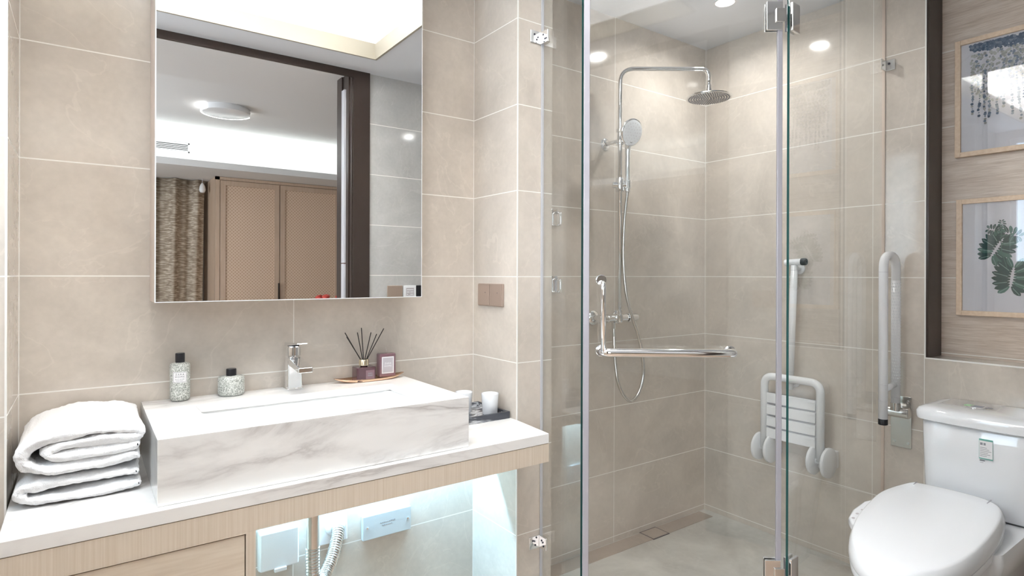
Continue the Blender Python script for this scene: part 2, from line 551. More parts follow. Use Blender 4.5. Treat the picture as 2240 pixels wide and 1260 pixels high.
bm = BM(); box(bm, -.75, 3.0, .0, 2.05, -.1, 0); struct('floor', bm, M['bath_floor'])
bm = BM()
prism(bm, [(1.30, 1.659), (1.30, 1.43), (1.82, 1.03), (2.654, 1.07), (2.654, 1.943), (XD, 1.943), (XD, 1.659)], 0, .006)
struct('floor_shower', bm, M['floor_stone'])
bm = BM(); box(bm, -.75, 3.0, YA, YA + .1, 0, 2.8); struct('wall_back', bm, M['tile'])
bm = BM(); box(bm, -.6, XL, YP, YA, 0, 2.8); struct('wall_pillar', bm, M['tile'])
bm = BM(); box(bm, XB, XD, YC, YA, 0, 2.8); struct('wall_partition', bm, M['tile'])
bm = BM(); box(bm, XR, XR + .3, YE, YA, 0, 2.8); struct('wall_right', bm, M['tile'])
bm = BM(); box(bm, XR, XR + .3, .25, YE, 0, .914); struct('wall_ledge', bm, M['tile'])
bm = BM(); box(bm, XR, XN, .25, YE, .914, .920); box(bm, XR - .001, XR + .004, .25, YE, .9145, .9205)
struct('trim_1', bm, M['tile'])
bm = BM(); box(bm, XR - .0012, XR + .0035, .25, YE, .9165, .9215); struct('trim_2', bm, M['grout'])
bm = BM(); box(bm, XN, XN + .17, .25, YE, .914, 2.8); struct('wall_niche', bm, M['wood_tile'])
bm = BM(); box(bm, XR + .0005, XN, YE - .012, YE, .9215, ZC); struct('trim_3', bm, M['brown'])
bm = BM(); box(bm, XR - .0015, XR + .0005, YE - .0035, YE - .0005, .9215, ZC); struct('trim_4', bm, M['grout'])
bm = BM(); box(bm, XL - .003, XL + .0008, YP - .0008, YP + .004, 0, ZC); struct('trim_5', bm, M['grout'])
bm = BM(); box(bm, XB - .0008, XB + .0028, YC - .0008, YC + .0028, 0, ZC); struct('trim_6', bm, M['grout'])
# left wall with its frosted window
bm = BM()
WY0, WY1, WZ0, WZ1 = .80, 1.56, 1.33, 2.36
box(bm, -.75, -.6, 0, WY0, 0, 2.8); box(bm, -.75, -.6, WY1, YA, 0, 2.8)
box(bm, -.75, -.6, WY0, WY1, 0, WZ0); box(bm, -.75, -.6, WY0, WY1, WZ1, 2.8)
struct('wall_left', bm, M['tile'])
bm = BM(); box(bm, -.70, -.69, WY0, WY1, WZ0, WZ1); win = struct('window_1', bm, M['window'])
bm = BM()
for a in ((WY0, WY0 + .03, WZ0, WZ1), (WY1 - .03, WY1, WZ0, WZ1), (WY0, WY1, WZ0, WZ0 + .03), (WY0, WY1, WZ1 - .03, WZ1)):
    box(bm, -.689, -.65, *a)
obj('window_frame', bm, M['white_plastic'], win)
# wall with the doorway, camera stands in it
bm = BM(); box(bm, 1.27, 3.0, .01, .25, 0, 2.8); box(bm, -.75, -.45, .01, .25, 0, 2.8); struct('wall_front', bm, M['tile_shaded'])
bm = BM(); box(bm, -.45, 1.27, .01, .25, ZC, 2.8); struct('wall_lintel', bm, M['ceiling'])
bm = BM()
for a in ((1.262, 1.363, .2505, .262, 0, ZC), (1.257, 1.269, .015, .2505, 0, ZC),
          (-.45, 1.262, .2505, .262, 2.384, ZC), (-.449, -.437, .015, .262, 0, ZC), (1.250, 1.2575, .175, .215, 0, ZC), (1.250, 1.2575, .02, .10, 0, ZC)):
    box(bm, *a)
dfr = struct('door_1', bm, M['brown'])
bm = BM(); box(bm, 1.244, 1.2565, .115, .160, 0, ZC - .09); obj('seal_strip', bm, M['seal'], dfr)
bm = BM(); box(bm, 1.243, 1.2566, .113, .162, 1.30, 1.306); obj('strip_joint', bm, M['dark_line'], dfr)
# ceiling with recess
bm = BM()
for a in ((-.75, TX0, 0.25, 2.05), (TX1, 3.0, .25, 2.05), (TX0, TX1, .25, TY0), (TX0, TX1, TY1, 2.05)):
    pass
LW = .03
box(bm, -.6, TX0 - .14, .25, YA, ZC, ZC + .03); box(bm, TX1 + .14, XN + .1, .25, YA, ZC, ZC + .03)
box(bm, TX0 - .14, TX0, .25, YA, ZC, ZC + .03); box(bm, TX1, TX1 + .14, .25, YA, ZC, ZC + .03)
box(bm, TX0, TX1, .25, TY0, ZC, ZC + .03); box(bm, TX0, TX1, TY1, YA, ZC, ZC + .03)
struct('ceiling', bm, M['ceiling_window_tint'])
bm = BM(); box(bm, TX0 - .2, TX1 + .2, .26, TY1 + .2, 2.66, 2.70)
box(bm, TX1 + .14, TX1 + .2, .26, TY1 + .2, ZC + .03, 2.66); box(bm, TX0 - .2, TX0 - .14, .26, TY1 + .2, ZC + .03, 2.66)
box(bm, TX0 - .14, TX1 + .14, TY1 + .14, TY1 + .2, ZC + .03, 2.66); box(bm, TX0 - .14, TX1 + .14, .26, .30, ZC + .03, 2.66)
struct('ceiling_recess', bm, M['ceiling'])
bm = BM(); t = .012; h0, h1 = ZC - .004, ZC + .082
box(bm, TX0 + t, TX1 - t, TY0, TY0 + t, h0, h1); box(bm, TX0 + t, TX1 - t, TY1 - t, TY1, h0, h1)
box(bm, TX0, TX0 + t, TY0, TY1, h0, h1); box(bm, TX1 - t, TX1, TY0, TY1, h0, h1)
struct('trim_7', bm, M['cream'])
# bedroom beyond the doorway
YV = lambda y: 3.6 - y          # depth seen in the mirror -> room depth
bm = BM(); box(bm, -1.6, 3.6, -3.7, 0, -.1, 0); struct('floor_bedroom', bm, M['bed_floor'])
bm = BM(); box(bm, -1.6, 3.6, -.56, .01, 2.45, 2.8); box(bm, -1.6, 3.6, -3.7, -.56, 2.60, 2.8)
struct('ceiling_bedroom', bm, M['ceiling'])
bm = BM(); box(bm, -1.6, 3.6, -3.7, -2.95, 2.35, 2.60)       # face with the vent
box(bm, -1.6, 3.6, -3.7, -2.53, 2.225, 2.245); box(bm, -1.6, 3.6, -2.55, -2.53, 2.245, 2.285)
box(bm, -1.6, 3.6, -3.7, -2.95, 2.245, 2.35)
struct('ceiling_cove', bm, M['ceiling'])
bm = BM(); box(bm, -1.6, 3.6, -3.8, -3.7, 0, 2.8); struct('wall_bedroom_far', bm, M['bed_wall'])
bm = BM(); box(bm, -1.7, -1.6, -3.8, .01, 0, 2.8); box(bm, -1.7, -.75, .01, .1, 0, 2.8); struct('wall_bedroom_left', bm, M['bed_wall'])
bm = BM(); box(bm, 3.6, 3.7, -3.8, .01, 0, 2.8); box(bm, 3.0, 3.7, .01, .1, 0, 2.8); struct('wall_bedroom_right', bm, M['bed_wall'])

t = thing('added_fill_panel', 'flat fill-light panel added in the ceiling recess', 'ceiling light', (.48, .95, 2.66))  # added panel body around the recess fill light
bm = BM()
for q in ((-.18, 1.14, .63, .64), (-.18, 1.14, 1.26, 1.27), (-.18, -.17, .64, 1.26), (1.13, 1.14, .64, 1.26)): box(bm, *q, 2.642, 2.6598)
obj('frame', bm, M['white_plastic'], t)
bm = BM(); box(bm, -.17, 1.13, .64, 1.26, 2.645, 2.655); obj('diffuser', bm, M['panel'], t)

# ------------------------------------------------------------ bedroom things
t = thing('wardrobe', 'tall beige wardrobe with two woven rattan doors, seen in the mirror', 'wardrobe', (1.69, -3.0, 0))
WX0, WX1, WF, WT = 1.06, 2.32, -3.0, 2.222
bm = BM(); box(bm, WX0, WX1 + .06, -3.69, WF - .021, 0, WT); box(bm, WX0, WX0 + .04, WF - .03, WF, 0, WT); box(bm, WX0, WX1 + .06, WF - .03, WF, WT - .03, WT)
box(bm, WX1 + .02, WX1 + .06, WF - .03, WF, 0, WT)
obj('body', bm, M['wardrobe'], t)
for k, (a, b, hx) in enumerate(((WX0 + .045, 1.681, 1.655), (1.689, WX1 + .015, 1.70))):
    bm = BM(); z0, z1 = .06, WT - .035; fwid = .05
    for q in ((a, a + fwid, z0, z1), (b - fwid, b, z0, z1), (a + fwid, b - fwid, z0, z0 + fwid), (a + fwid, b - fwid, z1 - fwid, z1)):
        box(bm, q[0], q[1], WF - .02, WF + .002, q[2], q[3])
    dr = obj('door', bm, M['wardrobe'], t)
    bm = BM(); box(bm, a + fwid, b - fwid, WF - .018, WF - .008, z0 + fwid, z1 - fwid)
    obj('rattan_panel', bm, M['rattan'], dr)
    if k == 0:
        bm = BM(); box(bm, 1.667, 1.679, WF + .002, WF + .022, .95, 1.14); obj('handle', bm, M['brown'], dr)
bm = BM()
cx0, cx1 = .22, 1.02
def cy(u): return -3.42 + .040 * sin(u * 27) + .016 * sin(u * 61 + 1) + .012 * sin(u * 13)
ns = 160
rows = []
for zi in range(9):
    z = 2.22 - 2.19 * zi / 8
    rows.append([bm.verts.new((cx0 + (cx1 - cx0) * k / ns * (1 - .03 * zi / 8 * (k / ns)) , cy(k / ns * .8 * (1 + .04 * zi / 8)), z)) for k in range(ns + 1)])
for a, b in zip(rows, rows[1:]):
    for k in range(ns): bm.faces.new((a[k], a[k + 1], b[k + 1], b[k]))
o = obj('curtain', bm, M['curtain'], smooth=True)
sm = o.modifiers.new('thick', 'SOLIDIFY'); sm.thickness = .004
tag(o, 'brown striped floor-length curtain beside the wardrobe, seen in the mirror', 'curtain')
t = thing('curtain_tieback', 'small white glass blob hanging from the curtain rail by the wardrobe', 'tieback', (1.0, -3.30, 2.05))
bm = BM(); lathe(bm, [(0, -.05), (.022, -.045), (.032, -.02), (.026, .02), (.01, .05), (0, .055)], (.985, -3.30, 2.13), seg=16)
obj('blob', bm, M['blob'], t, smooth=True)
bm = BM(); tube(bm, [(.985, -3.30, 2.18), (.985, -3.30, 2.225)], .003, 6); obj('cord', bm, M['seal'], t)
# ceiling ring lamp
t = thing('ceiling_lamp', 'round white ceiling lamp with a glowing rim, seen in the mirror', 'lamp', (.935, YV(5.33), 2.6))
bm = BM(); lathe(bm, [(0, 0), (.175, 0), (.182, -.02), (.182, -.045), (.168, -.05), (0, -.052)], (.935, YV(5.33), 2.6), seg=48)
obj('shade', bm, M['white_plastic'], t, autosm=40)
bm = BM()
for k in range(28):
    a0 = radians(150 + 200 * k / 28) * 1.0; a1 = radians(150 + 200 * (k + 1) / 28)
    for rr in ((.183, .189),):
        p = [Vector((.935 + r * cos(a), YV(5.33) + r * sin(a), z)) for a in (a0, a1) for r in rr for z in (2.553, 2.565)]
        vs = [bm.verts.new(q) for q in p]
        for f in ((0, 1, 3, 2), (4, 6, 7, 5), (0, 4, 5, 1), (2, 3, 7, 6), (0, 2, 6, 4), (1, 5, 7, 3)): bm.faces.new([vs[i] for i in f])
obj('glowing_rim', bm, M['ring'], t)
# air vent
t = thing('air_vent', 'white slatted air vent above the wardrobe, seen in the mirror', 'vent', (.5, -2.95, 2.45))
bm = BM(); v0, v1 = -.05, .82
for q in ((v0, v1, 2.415, 2.428), (v0, v1, 2.495, 2.508), (v0, v0 + .012, 2.415, 2.508), (v1 - .012, v1, 2.415, 2.508)): box(bm, q[0], q[1], -2.949, -2.938, q[2], q[3])
obj('frame', bm, M['white_plastic'], t)
bm = BM()
for k in range(4): box(bm, v0, v1, -2.947, -2.940, 2.432 + .0155 * k, 2.438 + .0155 * k)
obj('slat', bm, M['white_plastic'], t)
bm = BM(); box(bm, v0 + .01, v1 - .01, -2.9495, -2.9485, 2.42, 2.50); obj('backing', bm, M['grille_dark'], t)
# flower pot reflected at the bottom of the mirror
t = thing('potted_flower', 'potted plant with red petals and green leaves, at the mirror\'s lower edge', 'plant', (1.68, -1.4, 0))
bm = BM(); lathe(bm, [(0, 0), (.12, 0), (.15, .6), (.13, .6), (.12, .55), (0, .55)], (1.68, -1.4, 0), seg=20); obj('pot', bm, M['white_plastic'], t, autosm=40)
bm = BM()
for k in range(16):
    a = k * 2.4; l = .14 + .05 * rnd.random()
    p0 = Vector((1.68, -1.4, .58)); tip = p0 + Vector((cos(a) * l, sin(a) * l, .30 + .10 * rnd.random()))
    mid = (p0 + tip) / 2 + Vector((0, 0, .05)); s = Vector((-sin(a), cos(a), 0)) * .03
    for A_, B_, C_ in ((p0, mid + s, mid - s), (mid + s, tip, mid - s)):
        bm.faces.new([bm.verts.new(v) for v in (A_, B_, C_)])
o = obj('leaves', bm, M['leaf'], t); o.modifiers.new('s', 'SOLIDIFY').thickness = .002
bm = BM()
for k in range(9):
    a = k * 2.1; r = .07 + .05 * rnd.random(); c = Vector((1.68 + cos(a) * r, -1.4 + sin(a) * r, 1.00 + .05 * rnd.random()))
    lathe(bm, [(0, -.02), (.02, -.012), (.034, .01), (.02, .02), (0, .012)], c, (cos(a) * .4, sin(a) * .4, 1), 10)
    tube(bm, [(1.68, -1.4, .58), c - Vector((0, 0, .018))], .003, 5)
obj('blossoms', bm, M['flower'], t, smooth=True)
# control panels on the door wall
t = thing('wall_control', 'white square thermostat panel on the door wall, seen in the mirror', 'thermostat', (1.625, .25, 1.13))
bm = BM(); box(bm, 1.585, 1.668, .2505, .262, 1.092, 1.170); obj('body', bm, M['white_plastic'], t, bev=.003)
bm = BM(); box(bm, 1.60, 1.653, .262, .2626, 1.107, 1.155); obj('screen', bm, M['label_silver'], t)
bm = BM()
for k in range(3):
    box(bm, 1.604, 1.612 + .01 * k, .2626, .263, 1.113 + .014 * k, 1.118 + .014 * k)
    box(bm, 1.628, 1.649, .2626, .263, 1.113 + .014 * k, 1.118 + .014 * k)
obj('screen_marks', bm, M['white_plastic'], t)
bm = BM(); box(bm, 1.478, 1.578, .2505, .259, 1.092, 1.170)
tag(obj('light_switch', bm, M['switch'], bev=.003), 'brown switch plate next to the thermostat, seen in the mirror', 'switch')
bm = BM(); box(bm, 1.673, 1.76, .2505, .259, 1.092, 1.170)
tag(obj('light_switch', bm, M['black'], bev=.003), 'dark panel right of the thermostat, seen in the mirror', 'switch')

# ------------------------------------------------------------ vanity
t = thing('vanity_cabinet', 'light oak vanity with a drawer unit under the white marble counter', 'cabinet', (.5, 1.46, .2))
ZT = .735; YF = 1.457
bm = BM(); box(bm, XL + .003, 1.195, YF + .001, YF + .021, .645, .703); obj('apron', bm, M['veneer'], t)
bm = BM(); box(bm, .30, .321, YF + .001, YF + .021, .25, .6449); box(bm, XL + .003, XL + .02, YF + .001, YF + .021, .25, .6449)
box(bm, XL + .02, .30, YF + .001, YF + .021, .642, .6449)
box(bm, .301, .321, YF + .021, YA - .001, .25, .703); box(bm, XL + .003, XL + .02, YF + .2, YA - .001, .25, .703)
box(bm, XL + .02, .301, YF + .021, YA - .001, .25, .266)
obj('body', bm, M['veneer'], t)
bm = BM(); box(bm, XL + .022, .2975, YF + .003, YF + .018, .27, .6395); obj('drawer', bm, M['veneer_h'], t)
bm = BM(); box(bm, XL + .021, .30, YF + .018, YF + .02, .268, .6415); obj('shadow_gap', bm, M['dark_line'], t)
bm = BM(); box(bm, .322, XB - .001, 1.838, 1.846, .62, .703); obj('light_baffle', bm, M['veneer'], t)
bm = BM(); box(bm, .36, XB - .02, 1.884, 1.902, .7005, .7035); obj('light_strip', bm, M['white_plastic'], t)

bm = BM(); prism(bm, [(XL + .003, YF), (1.195, YF), (XB - .0015, YC + .002), (XB - .0015, YA - .001), (XL + .002, YA - .001), (XL + .002, YC)], .704, ZT)
tag(obj('countertop', bm, M['marble'], bev=.0015), 'white grey-veined marble counter slab spanning the niche', 'countertop')
# vessel sink: marble box with under-set ceramic basin
ZV = .881
VX0, VX1, VY0, VY1 = .126, .91, 1.478, YA - .0015
BX0, BX1, BY0, BY1 = .243, .806, 1.558, 1.800
t = thing('vessel_sink', 'long rectangular marble sink block with inset white basin on the counter', 'sink', (.52, 1.7, ZT))
bm = BM()
out = [(VX0, VY0), (VX1, VY0), (VX1, VY1), (VX0, VY1)]
inn = [(BX0, BY0), (BX1, BY0), (BX1, BY1), (BX0, BY1)]
z0 = ZT + .0005
def ring(z, pts): return [bm.verts.new((x, y, z)) for x, y in pts]
oT, oB = ring(ZV, out), ring(z0, out); iT, iB = ring(ZV, inn), ring(ZV - .02, inn)
for k in range(4):
    j = (k + 1) % 4
    bm.faces.new((oT[k], oT[j], oB[j], oB[k])); bm.faces.new((iT[k], iT[j], oT[j], oT[k])); bm.faces.new((iB[k], iB[j], iT[j], iT[k]))
bm.faces.new(oB)
iO = ring(ZV - .02, [(VX0 + .02, VY0 + .02), (VX1 - .02, VY0 + .02), (VX1 - .02, VY1 - .02), (VX0 + .02, VY1 - .02)])
for k in range(4):
    j = (k + 1) % 4; bm.faces.new((iB[k], iB[j], iO[j], iO[k]))
obj('marble_block', bm, M['block_marble'], t, bev=.0012)
bm = BM()
def bowl(z, ins, r): return rrect(BX0 - .004 + ins, BX1 + .004 - ins, BY0 - .004 + ins, BY1 + .004 - ins, r)
levels = [(ZV - .0205, 0, .03), (ZV - .05, .004, .035), (ZV - .10, .012, .045), (ZV - .118, .03, .05), (ZV - .124, .07, .04)]
rings = [[bm.verts.new((x, y, z)) for x, y in bowl(z, i, r)] for z, i, r in levels]
for a, b in zip(rings, rings[1:]):
    for k in range(len(a)): bm.faces.new((a[k], a[(k + 1) % len(a)], b[(k + 1) % len(b)], b[k]))
bm.faces.new(rings[-1])
obj('basin', bm, M['basin'], t, smooth=True)
bm = BM(); cyl(bm, (.525, 1.70, ZV - .1238), (0, 0, 1), .02, .003, b=.001); obj('drain', bm, M['chrome'], t, autosm=30)
bm = BM(); box(bm, XL + .0, XL + .0, 0, 0, 0, 0) if False else None
bm.free()

# faucet
fx, fy, fz = .525, 1.893, ZV + .0005
t = thing('faucet', 'chrome square single-lever faucet at the back of the sink', 'faucet', (fx, fy, fz))
bm = BM()
prof = [(-.024, .0), (.024, .0), (.024, .004), (.022, .006), (.0215, .085)]
prism(bm, rrect(fx - .026, fx + .026, fy - .024, fy + .024, .006), fz, fz + .005)
obj('base', bm, M['chrome'], t, bev=.001)
bm = BM()
for (z, hx, hy, dy) in ():
    pass
secs = [(fz + .005, .0225, .022, 0), (fz + .03, .0215, .021, 0), (fz + .07, .0215, .021, 0), (fz + .088, .022, .022, 0), (fz + .098, .0215, .021, 0)]
rg = [[bm.verts.new((x, y, z)) for x, y in rrect(fx - a, fx + a, fy - b + d, fy + b + d, .005, 3)] for z, a, b, d in secs]
for a, b in zip(rg, rg[1:]):
    for k in range(len(a)): bm.faces.new((a[k], a[(k + 1) % len(a)], b[(k + 1) % len(b)], b[k]))
bm.faces.new(rg[0][::-1]); bm.faces.new(rg[-1])
obj('body', bm, M['chrome'], t, autosm=30)
bm = BM()
# spout wedge reaching towards the room
v = [(-.021, .0, .078), (.021, .0, .078), (.021, -.115, .066), (-.021, -.115, .066), (-.021, .0, .100), (.021, .0, .100), (.021, -.115, .082), (-.021, -.115, .082)]
vs = [bm.verts.new((fx + a, fy - .015 + b, fz + c)) for a, b, c in v]
for f in ((0, 3, 2, 1), (4, 5, 6, 7), (0, 1, 5, 4), (1, 2, 6, 5), (2, 3, 7, 6), (3, 0, 4, 7)): bm.faces.new([vs[i] for i in f])
obj('spout', bm, M['chrome'], t, bev=.003)
bm = BM(); lathe(bm, [(0, .098), (.019, .098), (.019, .102), (.0215, .105), (.0215, .13), (.018, .134), (0, .134)], (fx, fy, fz), seg=28)
obj('cartridge', bm, M['chrome'], t, autosm=30)
bm = BM()
v = [(-.021, .024, .131), (.021, .024, .131), (.016, -.095, .147), (-.016, -.095, .147), (-.021, .024, .144), (.021, .024, .144), (.016, -.095, .151), (-.016, -.095, .151)]
vs = [bm.verts.new((fx + a, fy + b, fz + c)) for a, b, c in v]
for f in ((0, 3, 2, 1), (4, 5, 6, 7), (0, 1, 5, 4), (1, 2, 6, 5), (2, 3, 7, 6), (3, 0, 4, 7)): bm.faces.new([vs[i] for i in f])
obj('lever', bm, M['chrome'], t, bev=.0025)

# bottles
bz = ZV + .0005
t = thing('tall_bottle', 'tall speckled grey bottle with black cap and white label', 'bottle', (.217, 1.905, bz))
c = (.217, 1.905, bz)
bm = BM(); lathe(bm, [(0, 0), (.020, 0), (.0245, .004), (.0255, .012), (.0255, .098), (.0235, .104), (.012, .107), (0, .107)], c, seg=36); obj('body', bm, M['granite'], t, smooth=True)
bm = BM(); lathe(bm, [(0, .107), (.0118, .107), (.0120, .109), (.0120, .131), (.0112, .133), (0, .133)], c, seg=28); obj('cap', bm, M['black'], t, autosm=35)
bm = BM(); a0 = radians(-90 - 8)
def curved_label(bm, c, r, ang0, half, z0, z1, n=10, mi=0):
    lo = []; hi = []
    for k in range(n + 1):
        a = ang0 - half + 2 * half * k / n
        lo.append(bm.verts.new((c[0] + r * cos(a), c[1] + r * sin(a), z0))); hi.append(bm.verts.new((c[0] + r * cos(a), c[1] + r * sin(a), z1)))
    for k in range(n):
        f = bm.faces.new((lo[k], lo[k + 1], hi[k + 1], hi[k])); f.material_index = mi
curved_label(bm, c, .02575, a0, .72, bz + .053, bz + .083, mi=0)
curved_label(bm, c, .0259, a0, .66, bz + .0545, bz + .0815, mi=1)
curved_label(bm, c, .02605, a0, .63, bz + .0552, bz + .0808, mi=0)
n_ = Vector((cos(a0), sin(a0), 0)); rx = Vector((-sin(a0), cos(a0), 0))
for s, z, sz, ln in (('ZARA', .0755, .0072, 1), ('HOME', .0688, .0072, 1), ('BLACK VETIVER', .0620, .0034, 2), ('ROOM SPRAY', .0582, .0028, 2)):
    start = len(bm.verts)
    text_bm(bm, s, (0, 0, 0), (1, 0, 0), (0, 1, 0), sz, mi=1 if ln == 1 else 1, spacing=1.35 if ln == 1 else 1.0, extr=0)
    bm.verts.ensure_lookup_table()
    for v in bm.verts[start:]:
        th = a0 + v.co.x / .0262; yv = v.co.y
        v.co = Vector((c[0] + .0262 * cos(th), c[1] + .0262 * sin(th), bz + z + yv))
obj('label', bm, [M['label_white'], M['ink']], t)
t = thing('short_bottle', 'short squat speckled grey bottle with black cap', 'bottle', (.350, 1.905, bz))
c = (.350, 1.905, bz)
bm = BM(); lathe(bm, [(0, 0), (.030, 0), (.0345, .004), (.0360, .012), (.0360, .050), (.0335, .055), (.015, .057), (0, .057)], c, seg=40); obj('body', bm, M['granite'], t, smooth=True)
bm = BM(); lathe(bm, [(0, .057), (.0138, .057), (.0140, .059), (.0140, .075), (.0130, .077), (0, .077)], c, seg=28); obj('cap', bm, M['black'], t, autosm=35)

# gold leaf-shaped tray
gx0, gx1, gy = .655, .905, 1.905
bm = BM(); npt = 40
def leafout(s, z): 
    pts = []
    for k in range(npt):
        a = 2 * pi * k / npt
        x = cos(a); y = sin(a)
        xx = (gx0 + gx1) / 2 + (gx1 - gx0) / 2 * s * (abs(x) ** .8) * (1 if x > 0 else -1)
        yy = gy + .036 * s * y * (1 - .35 * abs(x) ** 3)
        pts.append(bm.verts.new((xx, yy, z + .007 * abs(x) ** 4 * (s > .8))))
    return pts
r1 = leafout(.86, bz); r2 = leafout(1.0, bz + .009); r3 = leafout(.97, bz + .0095); r4 = leafout(.84, bz + .002)
bm.faces.new(r1[::-1])
for a, b in ((r1, r2), (r2, r3), (r3, r4)):
    for k in range(npt): bm.faces.new((a[k], a[(k + 1) % npt], b[(k + 1) % npt], b[k]))
bm.faces.new(r4)
tag(obj('trinket_tray', bm, M['gold'], smooth=True), 'rose gold leaf-shaped tray holding the diffuser at the sink corner', 'tray')
# diffuser
dz = bz + .0025; dx, dy = .757, 1.900
t = thing('reed_diffuser', 'low purple-brown glass diffuser with black reeds on the gold tray', 'diffuser', (dx, dy, dz))
bm = BM(); prism(bm, rrect(dx - .033, dx + .033, dy - .027, dy + .024, .006), dz, dz + .046); prism(bm, rrect(dx - .012, dx + .012, dy - .012, dy + .012, .011), dz + .046, dz + .05)
obj('bottle', bm, M['amber'], t, bev=.003)
bm = BM(); box(bm, dx - .004, dx + .026, dy - .0279, dy - .0272, dz + .006, dz + .036)
text_bm(bm, 'ZARA', (dx + .011, dy - .0279, dz + .025), (1, 0, 0), (0, 0, 1), .006, mi=1); text_bm(bm, 'HOME', (dx + .011, dy - .0279, dz + .018), (1, 0, 0), (0, 0, 1), .006, mi=1)
obj('label', bm, [M['amber_soft'], M['ink_grey']], t)
bm = BM(); lathe(bm, [(.010, .050), (.0165, .050), (.0165, .068), (.0155, .070), (.011, .070), (.010, .068), (.010, .050)], (dx, dy, dz), seg=32); obj('collar', bm, M['neck'], t, autosm=35)
ZR = dz + .058
def tipx(px, py):      # tips fanned in a plane through the bottle
    return px, py
for tx, tz, ty in ((.694, 1.033, -.01), (.699, 1.044, .02), (.740, 1.043, .015), (.744, 1.060, -.01), (.790, 1.040, .02), (.797, 1.037, -.012), (.832, 1.052, .01)):
    bm = BM(); p0 = Vector((dx + (dx - tx) * .10, dy - ty * .2, dz + .018)); p1 = Vector((tx, dy + ty, tz))
    q0 = p0.lerp(p1, .0)
    # keep the rod inside the neck where it passes the collar
    s = (dz + .060 - p0.z) / (p1.z - p0.z); pm = Vector((dx + (tx - dx) * .09, dy + ty * .2, dz + .060))
    d = (p1 - pm).normalized()
    tube(bm, [pm - d * .012, p1], .0016, 8); obj('reed', bm, M['reed'], t)
# perfume
px_, py_ = .842, 1.912
t = thing('perfume_bottle', 'square purple-brown perfume bottle with silver label on the gold tray', 'bottle', (px_, py_, dz))
bm = BM(); pz = dz + .003; prism(bm, [(px_ + a, py_ + b) for a, b in rrect(-.030, .030, -.014, .014, .004)], pz, pz + .080)
obj('body', bm, M['amber_soft'], t, bev=.004)
bm = BM(); box(bm, px_ - .022, px_ + .022, py_ - .0147, py_ - .0142, pz + .012, pz + .069); box(bm, px_ - .0185, px_ + .0185, py_ - .0151, py_ - .0147, pz + .0155, pz + .0655, 1)
for s, z in (('ZARA', .046), ('HOME', .037)): text_bm(bm, s, (px_, py_ - .0151, pz + z), (1, 0, 0), (0, 0, 1), .0085, mi=2, spacing=1.2)
obj('label', bm, [M['label_white'], M['label_silver'], M['label_white']], t)
bm = BM(); lathe(bm, [(0, .080), (.004, .080), (.004, .098), (.003, .100), (0, .100)], (px_, py_, pz), seg=16); obj('nozzle', bm, M['pic_glass'], t, smooth=True)

# black marble tray with two cups
cx0, cx1, cy0, cy1 = .955, 1.208, 1.690, 1.895; cz = ZT + .0005
bm = BM(); box(bm, cx0, cx1, cy0, cy1, cz, cz + .010)
for a in ((cx0, cx1, cy0, cy0 + .009), (cx0, cx1, cy1 - .009, cy1), (cx0, cx0 + .009, cy0 + .009, cy1 - .009), (cx1 - .009, cx1, cy0 + .009, cy1 - .009)): box(bm, *a, cz + .010, cz + .024)
bmesh.ops.remove_doubles(bm, verts=bm.verts, dist=.0001)
tag(obj('marble_tray', bm, M['dark_marble']), 'black white-veined marble tray at the right end of the counter', 'tray')
def cup(x, y, label):
    t = thing('cup', label, 'cup', (x, y, cz + .0105), group='white cups on the black tray')
    bm = BM(); lathe(bm, [(0, .001), (.025, .001), (.0268, .003), (.031, .072), (.0305, .074), (.0285, .073), (.0262, .008), (0, .006)], (x, y, cz + .0105), seg=40)
    obj('body', bm, M['white_gloss'], t, smooth=True)
    return t
c0 = cup(1.160, 1.743, 'white tapered cup on the black tray, nearer the room, fully in view')
dup(c0, (-.062, .075, 0), 'white tapered cup on the black tray, half hidden behind the sink')

